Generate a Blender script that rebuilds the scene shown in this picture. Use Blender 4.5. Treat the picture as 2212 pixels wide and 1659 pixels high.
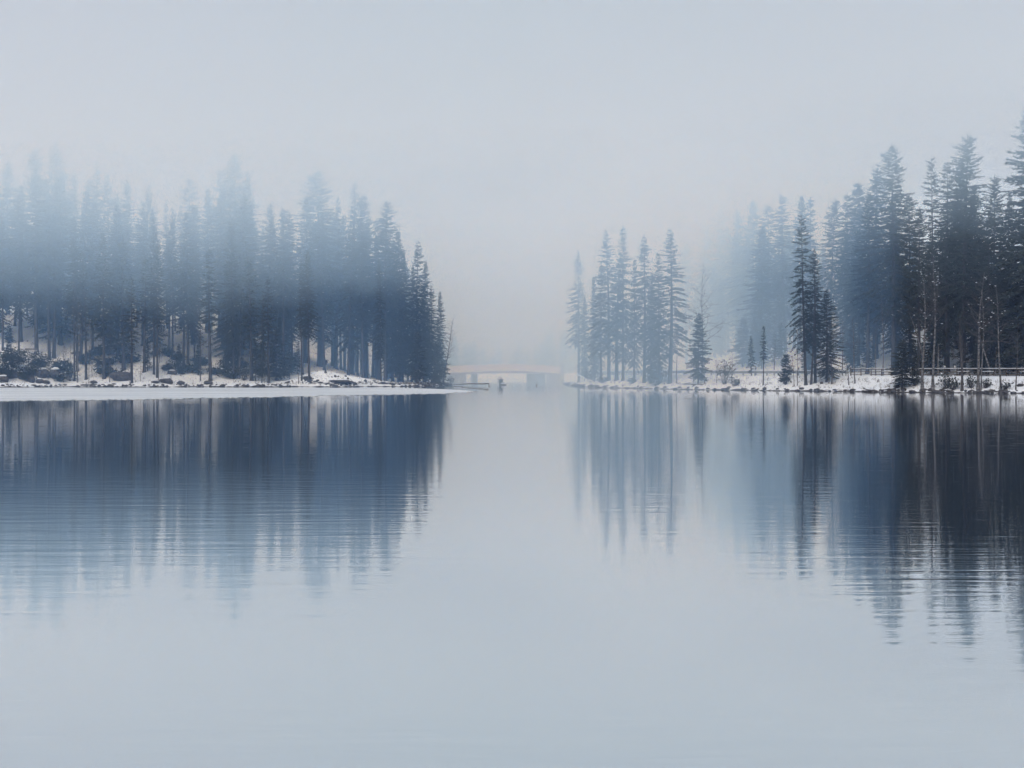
import bpy, bmesh, math, random
import numpy as np

R = math.radians
scene = bpy.context.scene
for o in list(bpy.data.objects):
    bpy.data.objects.remove(o, do_unlink=True)

# ------------------------------------------------------------------ camera
FPX, HOR, CX, EYE = 3200.0, 803.0, 1106.0, 2.5      # focal length, horizon row and centre column on a 2212 x 1659 frame; eye height in m
cam_data = bpy.data.cameras.new("camera")
cam = bpy.data.objects.new("camera", cam_data)
scene.collection.objects.link(cam)
scene.camera = cam
cam_data.sensor_fit = 'HORIZONTAL'
cam_data.sensor_width = 36.0
cam_data.lens = 36.0 * FPX / 2212.0
cam_data.shift_y = -(829.5 - HOR) / 2212.0
cam_data.clip_start = 0.1
cam_data.clip_end = 3000.0
cam.location = (0.0, 0.0, EYE)
cam.rotation_euler = (R(90), 0, 0)

# ------------------------------------------------------------------ sky, sun, exposure
SUN_EL, SUN_AZ = R(45), R(195)
world = bpy.data.worlds.new("World")
scene.world = world
world.use_nodes = True
wn, wl = world.node_tree.nodes, world.node_tree.links
wn.clear()
sky = wn.new('ShaderNodeTexSky')
sky.sky_type = 'NISHITA'
sky.sun_disc = False
sky.sun_elevation = SUN_EL
sky.sun_rotation = SUN_AZ
sky.air_density = 1.0
sky.dust_density = 6.0
sky.ozone_density = 1.0
hs = wn.new('ShaderNodeHueSaturation')
hs.inputs['Saturation'].default_value = 0.30
ov = wn.new('ShaderNodeMix')                       # an even overcast deck over the clear-sky model
ov.data_type = 'RGBA'
ov.inputs['Factor'].default_value = 0.75
wt = wn.new('ShaderNodeTexCoord')                   # faint uneven thickness of the overcast
wz = wn.new('ShaderNodeTexNoise'); wz.inputs['Scale'].default_value = 2.6; wz.inputs['Detail'].default_value = 3
wr = wn.new('ShaderNodeValToRGB')
wr.color_ramp.elements[0].position = 0.32; wr.color_ramp.elements[0].color = (0.395, 0.448, 0.512, 1)
wr.color_ramp.elements[1].position = 0.68; wr.color_ramp.elements[1].color = (0.468, 0.476, 0.578, 1)
wm = wn.new('ShaderNodeVectorMath'); wm.operation = 'SCALE'; wm.inputs['Scale'].default_value = 9.2
wl.new(wt.outputs['Generated'], wz.inputs['Vector']); wl.new(wz.outputs['Fac'], wr.inputs['Fac']); wl.new(wr.outputs['Color'], wm.inputs[0])
wl.new(wm.outputs['Vector'], ov.inputs['B'])
bg = wn.new('ShaderNodeBackground')
bg.inputs['Strength'].default_value = 0.10
wo = wn.new('ShaderNodeOutputWorld')
wl.new(sky.outputs['Color'], hs.inputs['Color'])
wl.new(hs.outputs['Color'], ov.inputs['A'])
wl.new(ov.outputs['Result'], bg.inputs['Color'])
wl.new(bg.outputs['Background'], wo.inputs['Surface'])

sun_data = bpy.data.lights.new("sun", 'SUN')
sun_data.energy = 1.5
sun_data.angle = R(25)
sun_data.color = (1.0, 0.975, 0.95)
sun = bpy.data.objects.new("sun", sun_data)
scene.collection.objects.link(sun)
sun.rotation_euler = (math.pi / 2 - SUN_EL, 0, math.pi - SUN_AZ)
sun.location = (0, 0, 120)

vs = scene.view_settings
vs.view_transform = 'Standard'
vs.look = 'None'
vs.gamma = 1.0
vs.use_curve_mapping = False
vs.exposure = 0.12
cy = scene.cycles
cy.volume_bounces = 16
cy.max_bounces = 24
cy.diffuse_bounces = 3
cy.glossy_bounces = 3
cy.transparent_max_bounces = 64
cy.use_adaptive_sampling = True
cy.adaptive_threshold = 0.045
cy.adaptive_min_samples = 16
cy.use_denoising = True
cy.caustics_reflective = False
cy.caustics_refractive = False

# ------------------------------------------------------------------ helpers
rng = np.random.default_rng(11)
COL = scene.collection


def fade(e0, e1, x):
    t = np.clip((np.asarray(x, float) - e0) / (e1 - e0), 0, 1)
    return t * t * (3 - 2 * t)


def at(px, py, D):
    """world point that stands at distance D and is seen at (px, py)"""
    return ((px - CX) / FPX * D, D, EYE + (HOR - py) / FPX * D)


def src(px, py):
    return px / 1.0045, py / 1.0045


def xw(px, D):
    return (px - CX) / FPX * D


def mesh_from(name, verts, faces, mats, idx=None, smooth=False):
    me = bpy.data.meshes.new(name)
    verts = np.asarray(verts, dtype=np.float32).reshape(-1, 3)
    if isinstance(faces, np.ndarray):
        k = faces.shape[1]
        n = faces.shape[0]
        me.vertices.add(len(verts))
        me.vertices.foreach_set('co', verts.ravel())
        me.loops.add(n * k)
        me.loops.foreach_set('vertex_index', faces.astype(np.int32).ravel())
        me.polygons.add(n)
        me.polygons.foreach_set('loop_start', np.arange(0, n * k, k, dtype=np.int32))
        me.update(calc_edges=True)
    else:
        me.from_pydata([tuple(map(float, v)) for v in verts], [], [tuple(int(i) for i in f) for f in faces])
    for m in mats:
        me.materials.append(m)
    if idx is not None:
        me.polygons.foreach_set('material_index', np.asarray(idx, dtype=np.int32))
    if smooth:
        me.polygons.foreach_set('use_smooth', np.ones(len(me.polygons), dtype=bool))
    me.update()
    return me


def link(name, data, parent=None, label=None, cat=None, group=None, kind=None, loc=None, rotz=0.0, scale=None):
    o = bpy.data.objects.new(name, data)
    COL.objects.link(o)
    if parent is not None:
        o.parent = parent
    if loc is not None:
        o.location = loc
    if rotz:
        o.rotation_euler = (0, 0, rotz)
    if scale is not None:
        o.scale = scale
    if label:
        o['label'] = label
    if cat:
        o['category'] = cat
    if group:
        o['group'] = group
    if kind:
        o['kind'] = kind
    return o


class Build:
    """collects quads, boxes and tubes for ONE mesh"""

    def __init__(self):
        self.v, self.f, self.m = [], [], []

    def add(self, vs_, fs_, mat=0):
        b = len(self.v)
        self.v.extend(vs_)
        self.f.extend([tuple(i + b for i in f) for f in fs_])
        self.m.extend([mat] * len(fs_))

    def box(self, c, s, mat=0, rot=0.0, taper=1.0):
        x, y, z = s[0] / 2, s[1] / 2, s[2] / 2
        ca, sa = math.cos(rot), math.sin(rot)
        vs_ = []
        for dz in (-1, 1):
            k = taper if dz > 0 else 1.0
            for dx, dy in ((-1, -1), (1, -1), (1, 1), (-1, 1)):
                px_, py_ = dx * x * k, dy * y * k
                vs_.append((c[0] + px_ * ca - py_ * sa, c[1] + px_ * sa + py_ * ca, c[2] + dz * z))
        self.add(vs_, [(3, 2, 1, 0), (4, 5, 6, 7), (0, 1, 5, 4), (1, 2, 6, 5), (2, 3, 7, 6), (3, 0, 4, 7)], mat)

    def tube(self, pts, rad, n=6, mat=0, cap=True):
        pts = [np.asarray(p, float) for p in pts]
        rings = []
        base = len(self.v)
        for i, p in enumerate(pts):
            d = pts[min(i + 1, len(pts) - 1)] - pts[max(i - 1, 0)]
            d = d / (np.linalg.norm(d) + 1e-9)
            a = np.cross(d, (0.0, 0.0, 1.0)) if abs(d[2]) < 0.9 else np.cross(d, (0.0, 1.0, 0.0))
            a /= np.linalg.norm(a)
            b = np.cross(d, a)
            r = rad[i] if hasattr(rad, '__len__') else rad
            rings.append([p + r * (math.cos(2 * math.pi * k / n) * a + math.sin(2 * math.pi * k / n) * b) for k in range(n)])
        for ring in rings:
            self.v.extend([tuple(q) for q in ring])
        for i in range(len(pts) - 1):
            for k in range(n):
                k2 = (k + 1) % n
                self.f.append((base + i * n + k, base + i * n + k2, base + (i + 1) * n + k2, base + (i + 1) * n + k))
                self.m.append(mat)
        if cap:
            self.f.append(tuple(base + k for k in range(n))[::-1])
            self.f.append(tuple(base + (len(pts) - 1) * n + k for k in range(n)))
            self.m.extend([mat, mat])

    def mesh(self, name, mats, smooth=False):
        return mesh_from(name, self.v, self.f, mats, self.m, smooth)


def ball(rg, r=(1, 1, 1), rough=0.25, sub=2, flat_bottom=None):
    bm = bmesh.new()
    bmesh.ops.create_icosphere(bm, subdivisions=sub, radius=1.0)
    ph = rg.uniform(0, 6.28, (5, 3))
    fr = rg.uniform(1.2, 3.6, (5, 3))
    for v in bm.verts:
        c = np.array(v.co)
        k = sum(math.sin(float(np.dot(c, fr[i]) + ph[i][0])) for i in range(5)) / 5
        c = c * (1 + rough * k + rough * 0.25 * rg.uniform(-1, 1))
        c = c * np.array(r)
        if flat_bottom is not None and c[2] < flat_bottom:
            c[2] = flat_bottom
        v.co = c
    vs_ = [tuple(v.co) for v in bm.verts]
    bm.verts.index_update()
    fs_ = [tuple(v.index for v in f.verts) for f in bm.faces]
    bm.free()
    return vs_, fs_


# ------------------------------------------------------------------ materials
def material(name, color, rough=0.8, vary=0.0, scale=1.0, color2=None, bump=0.0, bump_scale=8.0, spec=0.3, stretch=(1, 1, 1)):
    m = bpy.data.materials.new(name)
    m.use_nodes = True
    n, l = m.node_tree.nodes, m.node_tree.links
    p = n['Principled BSDF']
    p.inputs['Roughness'].default_value = rough
    p.inputs['Specular IOR Level'].default_value = spec
    p.inputs['Base Color'].default_value = (*color, 1)
    if color2 is not None or bump:
        tc = n.new('ShaderNodeTexCoord')
        mp = n.new('ShaderNodeMapping')
        mp.inputs['Scale'].default_value = stretch
        l.new(tc.outputs['Object'], mp.inputs['Vector'])
    if color2 is not None:
        nz = n.new('ShaderNodeTexNoise')
        nz.inputs['Scale'].default_value = scale
        nz.inputs['Detail'].default_value = 4
        l.new(mp.outputs['Vector'], nz.inputs['Vector'])
        rp = n.new('ShaderNodeValToRGB')
        rp.color_ramp.elements[0].position = 0.40
        rp.color_ramp.elements[1].position = 0.62
        rp.color_ramp.elements[0].color = (*color, 1)
        rp.color_ramp.elements[1].color = (*color2, 1)
        l.new(nz.outputs['Fac'], rp.inputs['Fac'])
        l.new(rp.outputs['Color'], p.inputs['Base Color'])
    if bump:
        nb = n.new('ShaderNodeTexNoise')
        nb.inputs['Scale'].default_value = bump_scale
        nb.inputs['Detail'].default_value = 3
        l.new(mp.outputs['Vector'], nb.inputs['Vector'])
        bp = n.new('ShaderNodeBump')
        bp.inputs['Strength'].default_value = bump
        bp.inputs['Distance'].default_value = 0.1
        l.new(nb.outputs['Fac'], bp.inputs['Height'])
        l.new(bp.outputs['Normal'], p.inputs['Normal'])
    return m


M_NEEDLE = material('needles', (0.026, 0.036, 0.032), 0.75, color2=(0.044, 0.056, 0.046), scale=0.9, spec=0.15)
M_BARK = material('spruce_bark', (0.048, 0.047, 0.049), 0.9, color2=(0.085, 0.082, 0.083), scale=3.0, bump=0.6, bump_scale=6, stretch=(3, 3, 0.6), spec=0.1)
M_PALEBARK = material('birch_bark', (0.22, 0.22, 0.225), 0.8, color2=(0.06, 0.058, 0.06), scale=2.2, stretch=(1, 1, 2.2), spec=0.2)
M_TWIG = material('twigs', (0.070, 0.066, 0.066), 0.9, color2=(0.115, 0.108, 0.108), scale=5, spec=0.1)
M_SNOW = material('snow', (0.83, 0.88, 0.95), 0.6, bump=0.4, bump_scale=3, spec=0.2)
M_ROCK = material('rock', (0.05, 0.05, 0.054), 0.85, color2=(0.11, 0.108, 0.11), scale=2.5, bump=0.8, bump_scale=5, spec=0.2)
M_WOOD = material('weathered_wood', (0.075, 0.062, 0.052), 0.85, color2=(0.13, 0.11, 0.095), scale=4, bump=0.4, stretch=(1, 1, 1), spec=0.2)
M_STEEL = material('galvanised_steel', (0.24, 0.27, 0.29), 0.5, color2=(0.33, 0.36, 0.38), scale=2, spec=0.5)
M_WHITE = material('white_plastic', (0.78, 0.78, 0.78), 0.5, spec=0.4)
M_BLACK = material('black_plastic', (0.03, 0.03, 0.03), 0.5, spec=0.4)
M_PINK = material('reddish_render', (0.78, 0.67, 0.63), 0.9, color2=(0.83, 0.73, 0.70), scale=0.8, spec=0.1)
M_CONC = material('concrete', (0.42, 0.39, 0.385), 0.9, color2=(0.30, 0.285, 0.28), scale=0.9, spec=0.1)
M_CONCD = material('dark_concrete', (0.15, 0.16, 0.17), 0.8, color2=(0.22, 0.22, 0.23), scale=0.9, spec=0.2)  # darker concrete tone, used for the bridge piers only
M_LEAFDARK = material('evergreen_leaves', (0.022, 0.032, 0.026), 0.7, color2=(0.04, 0.05, 0.036), scale=2, spec=0.2)
M_GRASS = material('dry_grass', (0.16, 0.13, 0.085), 0.9, color2=(0.10, 0.085, 0.06), scale=3, spec=0.1)

# ------------------------------------------------------------------ shoreline
def wl_pt(px, py):
    D = EYE * FPX / (py - HOR)
    return (xw(px, D), D)


LEFT_SHORE = np.array([(-190, 205), (-120, 228)] + [wl_pt(*p) for p in ((-120, 836.4), (60, 836.2), (150, 835.6), (300, 836.2), (420, 835.5), (560, 836.2), (640, 835.3), (720, 836.0), (800, 835.2), (870, 835.0), (930, 833.8), (965, 832.6))]
                      + [(-11.6, 279), (-12.5, 300), (-13.2, 334), (-30, 380), (-60, 440)])
RIGHT_SHORE = np.array([(130, 120), (85, 150)] + [wl_pt(*p) for p in ((2300, 850.6), (2222, 850), (2120, 849.2), (2000, 848), (1930, 847.6), (1860, 846.4), (1740, 845), (1670, 844.4), (1600, 843), (1500, 842), (1400, 839.6), (1300, 838), (1245, 834.6), (1222, 831.2))]
                       + [(11.6, 315), (11.9, 340), (25, 380), (60, 440)])


def seg_dist(px_, py_, poly):
    """distance from points to a polyline, and the side (+ on the left of its direction)"""
    best = np.full(px_.shape, 1e9)
    side = np.zeros(px_.shape)
    for (x0, y0), (x1, y1) in zip(poly[:-1], poly[1:]):
        dx, dy = x1 - x0, y1 - y0
        L2 = dx * dx + dy * dy
        t = np.clip(((px_ - x0) * dx + (py_ - y0) * dy) / L2, 0, 1)
        qx, qy = px_ - (x0 + t * dx), py_ - (y0 + t * dy)
        d = np.hypot(qx, qy)
        cr = dx * qy - dy * qx
        upd = d < best - 1e-9
        best = np.where(upd, d, best)
        side = np.where(upd, np.sign(cr), side)
    return best, side


def vnoise(x, y, s, seed):
    r = np.random.default_rng(seed)
    out = 0
    for i in range(6):
        a = r.uniform(0, 2 * math.pi)
        k = s * r.uniform(0.6, 1.8)
        out = out + np.sin((x * math.cos(a) + y * math.sin(a)) * k + r.uniform(0, 6.28))
    return out / 6


RIDGE_X = [-200, -95, -84, -68, -52, -42, -38, -34, -27, -20, -12]
RIDGE_H = [12.5, 13.0, 12.5, 11.0, 8.6, 5.6, 4.6, 4.3, 2.7, 1.3, 0.8]


def height(x, y):
    x = np.asarray(x, float)
    y = np.asarray(y, float)
    dl, sl = seg_dist(x, y, LEFT_SHORE)
    dr, sr = seg_dist(x, y, RIGHT_SHORE)
    dl = dl * np.where(sl > 0, 1, -1)
    dr = dr * np.where(sr < 0, 1, -1)
    wob = 0.35 * vnoise(x, y, 1.3, 5)
    dl, dr = dl + wob, dr + wob
    bump = 0.10 * vnoise(x, y, 1.6, 1) + 0.22 * vnoise(x, y, 0.42, 2)
    Hx = np.interp(x, RIDGE_X, RIDGE_H)
    left = 0.28 * fade(0, 0.5, dl) + 0.25 * fade(0.4, 2.5, dl) + Hx * fade(0.5, 36, dl) ** 0.85 + bump * fade(0.2, 4, dl)
    mx, my = -33.0, 249.0
    left = left + 1.75 * np.exp(-(((x - mx) / 4.2) ** 2 + ((y - my) / 3.2) ** 2)) + 1.0 * np.exp(-(((x + 27) / 5.0) ** 2 + ((y - 250) / 3.5) ** 2))
    left = left - 1.6 * fade(12, 30, dl) * fade(-36, -24, x)
    low = 1 - 0.22 * fade(20, 10, x)
    right = (0.22 * fade(0, 0.6, dr) + 0.20 * fade(0.4, 2.0, dr) + 1.55 * np.clip((dr - 0.8) / 5.4, 0, 1) ** 0.9 + 0.6 * bump * fade(0.2, 2, dr) * (1 - 0.8 * fade(5.5, 6.5, dr))) * low
    right = right + 0.24 * np.clip(dr - 16, 0, 90) * fade(14, 26, dr)
    land = np.where(dl > dr, left, right)
    d = np.maximum(dl, dr)
    z = np.where(d > 0, land, np.maximum(d * 0.35, -2.5))
    far = fade(455, 520, y)                                   # the far end of the lake
    z = z * (1 - far) + far * (1.6 + 0.25 * vnoise(x, y, 0.1, 9))
    near = fade(-25, -45, y)
    z = z * (1 - near) + near * 1.5
    return z


def lookup(x, y):
    """ground height read from the finished sheet"""
    x, y = np.asarray(x, float), np.asarray(y, float)
    i = np.clip(np.searchsorted(gx, x) - 1, 0, nx - 2)
    j = np.clip(np.searchsorted(gy, y) - 1, 0, ny - 2)
    u = (x - gx[i]) / (gx[i + 1] - gx[i])
    v = (y - gy[j]) / (gy[j + 1] - gy[j])
    return (GZ[j, i] * (1 - u) + GZ[j, i + 1] * u) * (1 - v) + (GZ[j + 1, i] * (1 - u) + GZ[j + 1, i + 1] * u) * v


def ground(x, y):
    return float(lookup(x, y))


def land_at(px, py, d0=150.0, d1=345.0):
    """where the line of sight through (px, py) meets the ground"""
    D = np.arange(d0, d1, 0.25)
    x = (px - CX) / FPX * D
    z = EYE + (HOR - py) / FPX * D
    h = lookup(x, D)
    hit = np.nonzero((h >= z) & (h > 0.02))[0]
    if len(hit) == 0:
        hit = np.nonzero(h > 0.35)[0]
        if len(hit) == 0:
            return None
    D0 = float(D[hit[0]])
    return D0


def axis(parts):
    out = []
    for a, b, s in parts:
        out.append(np.arange(a, b, s))
    out.append([parts[-1][1]])
    return np.concatenate(out)


gx = axis([(-620, -200, 30), (-200, -112, 4), (-112, 92, 0.62), (92, 200, 4), (200, 620, 30)])
gy = axis([(-200, -60, 20), (-60, 140, 10), (140, 160, 2), (160, 236, 0.62), (236, 300, 0.5), (300, 345, 1.0), (345, 470, 5), (470, 900, 30)])
GX, GY = np.meshgrid(gx, gy)
GZ = height(GX, GY)
nx, ny = len(gx), len(gy)
V = np.stack([GX, GY, GZ], -1).reshape(-1, 3)
ii = np.arange((ny - 1) * (nx - 1))
r0 = (ii // (nx - 1)) * nx + ii % (nx - 1)
F = np.stack([r0, r0 + 1, r0 + nx + 1, r0 + nx], 1)

m = bpy.data.materials.new('snowy_bank')
m.use_nodes = True
n, l = m.node_tree.nodes, m.node_tree.links
p = n['Principled BSDF']
p.inputs['Roughness'].default_value = 0.7
p.inputs['Specular IOR Level'].default_value = 0.2
geo = n.new('ShaderNodeNewGeometry')
sep = n.new('ShaderNodeSeparateXYZ')
l.new(geo.outputs['Position'], sep.inputs[0])
nz = n.new('ShaderNodeTexNoise'); nz.inputs['Scale'].default_value = 0.9; nz.inputs['Detail'].default_value = 5
l.new(geo.outputs['Position'], nz.inputs['Vector'])
ad = n.new('ShaderNodeMath'); ad.operation = 'MULTIPLY_ADD'; ad.inputs[1].default_value = 0.55; ad.inputs[2].default_value = -0.18
l.new(nz.outputs['Fac'], ad.inputs[0])
lt = n.new('ShaderNodeMath'); lt.operation = 'SUBTRACT'
l.new(sep.outputs['Z'], lt.inputs[0]); l.new(ad.outputs[0], lt.inputs[1])
mr = n.new('ShaderNodeMapRange'); mr.inputs['From Min'].default_value = -0.04; mr.inputs['From Max'].default_value = 0.06
l.new(lt.outputs[0], mr.inputs['Value'])
n2 = n.new('ShaderNodeTexNoise'); n2.inputs['Scale'].default_value = 1.7; n2.inputs['Detail'].default_value = 6; n2.inputs['Roughness'].default_value = 0.7
l.new(geo.outputs['Position'], n2.inputs['Vector'])
r2 = n.new('ShaderNodeValToRGB')                         # grass and earth showing through thin snow
r2.color_ramp.elements[0].position = 0.70; r2.color_ramp.elements[0].color = (0.86, 0.905, 0.965, 1)
r2.color_ramp.elements[1].position = 0.75; r2.color_ramp.elements[1].color = (0.17, 0.14, 0.11, 1)
l.new(n2.outputs['Fac'], r2.inputs['Fac'])
mx = n.new('ShaderNodeMix'); mx.data_type = 'RGBA'
mx.inputs['A'].default_value = (0.045, 0.040, 0.038, 1)
l.new(mr.outputs['Result'], mx.inputs['Factor']); l.new(r2.outputs['Color'], mx.inputs['B'])
l.new(mx.outputs['Result'], p.inputs['Base Color'])
bp = n.new('ShaderNodeBump'); bp.inputs['Strength'].default_value = 0.6; bp.inputs['Distance'].default_value = 0.25
l.new(n2.outputs['Fac'], bp.inputs['Height']); l.new(bp.outputs['Normal'], p.inputs['Normal'])
M_GROUND = m
link('ground', mesh_from('ground', V, F, [M_GROUND], smooth=True), kind='structure', label='snow covered lake banks with dark earth along the waterline')

# ------------------------------------------------------------------ lake
m = bpy.data.materials.new('lake_water')
m.use_nodes = True
n, l = m.node_tree.nodes, m.node_tree.links
n.clear()
out = n.new('ShaderNodeOutputMaterial')
geo = n.new('ShaderNodeNewGeometry')


def wave(scale, sx, sy, detail, dist):
    mp = n.new('ShaderNodeMapping')
    mp.inputs['Scale'].default_value = (sx, sy, 1)
    l.new(geo.outputs['Position'], mp.inputs['Vector'])
    t = n.new('ShaderNodeTexNoise')
    t.inputs['Scale'].default_value = scale
    t.inputs['Detail'].default_value = detail
    t.inputs['Distortion'].default_value = dist
    l.new(mp.outputs['Vector'], t.inputs['Vector'])
    return t.outputs['Fac']


w1 = wave(1.0, 0.50, 2.5, 2.0, 0.4)
w2 = wave(1.0, 2.2, 8.0, 2.0, 0.2)
patch = wave(1.0, 0.012, 0.028, 1.0, 0.0)              # calm and breezy patches
s1 = n.new('ShaderNodeMath'); s1.operation = 'MULTIPLY_ADD'; s1.inputs[1].default_value = 0.16
l.new(w2, s1.inputs[0]); l.new(w1, s1.inputs[2])
bp = n.new('ShaderNodeBump'); bp.inputs['Distance'].default_value = 0.0070
pm = n.new('ShaderNodeMapRange'); pm.inputs['From Min'].default_value = 0.3; pm.inputs['From Max'].default_value = 0.7
pm.inputs['To Min'].default_value = 0.30; pm.inputs['To Max'].default_value = 1.0
l.new(patch, pm.inputs['Value']); l.new(pm.outputs['Result'], bp.inputs['Strength'])
l.new(s1.outputs[0], bp.inputs['Height'])
gl = n.new('ShaderNodeBsdfGlossy'); gl.inputs['Roughness'].default_value = 0.015; gl.inputs['Color'].default_value = (0.96, 0.98, 1.0, 1)
df = n.new('ShaderNodeBsdfDiffuse'); df.inputs['Color'].default_value = (0.014, 0.022, 0.034, 1)
lw = n.new('ShaderNodeLayerWeight'); lw.inputs['Blend'].default_value = 0.5
fr = n.new('ShaderNodeMapRange'); fr.inputs['From Min'].default_value = 0.6; fr.inputs['To Min'].default_value = 0.80; fr.inputs['To Max'].default_value = 0.97
l.new(lw.outputs['Facing'], fr.inputs['Value'])
tn = n.new('ShaderNodeMix'); tn.data_type = 'RGBA'                 # greenish blue lake body tints the steeper looks
tn.inputs['A'].default_value = (0.90, 0.95, 0.965, 1); tn.inputs['B'].default_value = (0.98, 0.99, 1.0, 1)
l.new(fr.outputs['Result'], tn.inputs['Factor'])
fm = n.new('ShaderNodeMapRange'); fm.inputs['From Min'].default_value = 0.70; fm.inputs['From Max'].default_value = 0.97
l.new(lw.outputs['Facing'], fm.inputs['Value']); l.new(fm.outputs['Result'], tn.inputs['Factor'])
l.new(tn.outputs['Result'], gl.inputs['Color'])
l.new(bp.outputs['Normal'], gl.inputs['Normal'])
ms = n.new('ShaderNodeMixShader')
l.new(fr.outputs[0], ms.inputs[0]); l.new(df.outputs[0], ms.inputs[1]); l.new(gl.outputs[0], ms.inputs[2])
l.new(ms.outputs[0], out.inputs['Surface'])
M_WATER = m
link('lake_water', mesh_from('lake_water', [(-600, -180, 0), (600, -180, 0), (600, 560, 0), (-600, 560, 0)], [(0, 1, 2, 3)], [M_WATER]), kind='structure', label='still dark lake mirroring the foggy forest')

M_ICE = material('frosted_ice', (0.60, 0.65, 0.69), 0.55, color2=(0.76, 0.80, 0.83), scale=0.10, spec=0.3, stretch=(0.4, 1.5, 1))
near_e = [(-420, 874), (-160, 868.6), (-30, 866.6), (120, 865.2), (300, 863.0), (420, 860.6), (560, 858.4), (680, 855.6), (760, 854.4), (860, 852.4), (940, 850.8), (1000, 848.2), (1028, 846.2)]
far_e = [(1024, 845.4), (980, 842.0), (930, 840.0), (860, 838.6), (700, 838.2), (520, 837.8), (300, 837.9), (60, 837.7), (-160, 837.8), (-420, 838.6)]


def dense(e, step=3):
    o = []
    for (a, b), (c, d) in zip(e[:-1], e[1:]):
        k = max(2, int(abs(c - a) / step))
        for i in range(k):
            t = i / k
            o.append((a + (c - a) * t, b + (d - b) * t))
    o.append(e[-1])
    return o


ne, fe = dense(near_e), dense(far_e)
ice = [wl_pt(a, b + 0.8 * math.sin(a * 0.11) * math.sin(a * 0.043 + 1) + 0.42 * math.sin(a * 0.37 + 2 * math.sin(a * 0.05)) + 0.15 * math.sin(a * 0.9)) for a, b in ne] + [wl_pt(a, b) for a, b in fe]
k = len(ice)
iv = [(x, y, 0.035) for x, y in ice] + [(x, y, -0.02) for x, y in ice]
link('ice', mesh_from('ice', iv, [tuple(range(k))] + [(i, i + k, (i + 1) % k + k, (i + 1) % k) for i in range(k)], [M_ICE]), kind='structure', label='pale frosted sheet of ice along the left shore')

# ------------------------------------------------------------------ fog
def fog_material(name, density, color):
    m = bpy.data.materials.new(name)
    m.use_nodes = True
    n, l = m.node_tree.nodes, m.node_tree.links
    n.clear()
    o = n.new('ShaderNodeOutputMaterial')
    v = n.new('ShaderNodeVolumePrincipled')
    v.inputs['Color'].default_value = (*color, 1)
    v.inputs['Absorption Color'].default_value = (1, 1, 1, 1)
    v.inputs['Density'].default_value = density
    v.inputs['Density Attribute'].default_value = ''
    v.inputs['Temperature Attribute'].default_value = ''
    v.inputs['Anisotropy'].default_value = 0.0
    l.new(v.outputs[0], o.inputs['Volume'])
    try:
        m.cycles.homogeneous_volume = True
    except Exception:
        pass
    return m


def closed_slab(name, bottom, x0, x1, y0, y1, top, mat, label, nxs=46, nys=60):
    xs, ys = np.linspace(x0, x1, nxs), np.linspace(y0, y1, nys)
    X, Y = np.meshgrid(xs, ys)
    Zb = bottom(X, Y)
    n_ = nxs * nys
    v = np.concatenate([np.stack([X, Y, Zb], -1).reshape(-1, 3), np.stack([X, Y, np.full_like(X, top)], -1).reshape(-1, 3)])
    f = []
    for j in range(nys - 1):
        for i in range(nxs - 1):
            a = j * nxs + i
            f.append((a, a + nxs, a + nxs + 1, a + 1))
            f.append((n_ + a, n_ + a + 1, n_ + a + nxs + 1, n_ + a + nxs))
    for i in range(nxs - 1):
        a = i
        f.append((a, a + 1, n_ + a + 1, n_ + a))
        a = (nys - 1) * nxs + i
        f.append((a + 1, a, n_ + a, n_ + a + 1))
    for j in range(nys - 1):
        a = j * nxs
        f.append((a + nxs, a, n_ + a, n_ + a + nxs))
        a = j * nxs + nxs - 1
        f.append((a, a + nxs, n_ + a + nxs, n_ + a))
    return link(name, mesh_from(name, v, np.array(f), [mat]), kind='stuff', label=label)


haze = Build()
haze.box((0, 350, 23.2), (1300, 1150, 53.6))
link('haze', haze.mesh('haze', [fog_material('thin_haze', 0.00030, (0.42, 0.60, 1.0))]), kind='stuff', label='thin bluish winter air over the whole lake')

C_CLOUD = (0.58, 0.80, 1.0)
TAU_G = [0, 0.06, 0.2, 0.5, 0.8, 1]
TAU_T = [0.034, 0.060, 0.088, 0.122, 0.148, 0.168]


def cloud_base(x, y):
    """ragged underside: hanging folds drift across the lake, lifting above the right bank"""
    ph = y / 41.0 + 0.38 * vnoise(x, y, 0.014, 31) + 0.10 * vnoise(x, y, 0.05, 32) + x / 74.0
    g = np.abs(2 * (ph - np.floor(ph)) - 1)
    slope = np.interp(g, TAU_G, TAU_T) + 0.048 * fade(14, 50, x) * fade(262, 205, y) - 0.012 * fade(-95, -45, x) * fade(-10, -40, x)
    return np.minimum(EYE + y * slope, 43.0)


closed_slab('low_cloud', cloud_base, -262, 262, 58, 422, 45.5, fog_material('low_cloud', 0.0135, C_CLOUD), 'ragged low cloud swallowing the treetops round the lake', 132, 184)


def bank(name, front, x0, x1, y1, top, dens, color, label):
    xs = np.linspace(x0, x1, 90)
    ys = front(xs)
    v = [(x, y, -1.55) for x, y in zip(xs, ys)] + [(x, y + 6.0, top) for x, y in zip(xs, ys)]
    k = len(xs)
    v += [(x1, y1, -1.55), (x0, y1, -1.55), (x1, y1, top), (x0, y1, top)]
    f = [(i, i + 1, k + i + 1, k + i) for i in range(k - 1)]
    f.append(tuple(list(range(k))[::-1] + [2 * k + 1, 2 * k]))
    f.append(tuple([k + i for i in range(k)] + [2 * k + 2, 2 * k + 3]))
    f.append((k - 1, 2 * k, 2 * k + 2, 2 * k - 1))
    f.append((0, k, 2 * k + 3, 2 * k + 1))
    f.append((2 * k, 2 * k + 1, 2 * k + 3, 2 * k + 2))
    return link(name, mesh_from(name, v, f, [fog_material(name, dens, color)]), kind='stuff', label=label)


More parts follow.
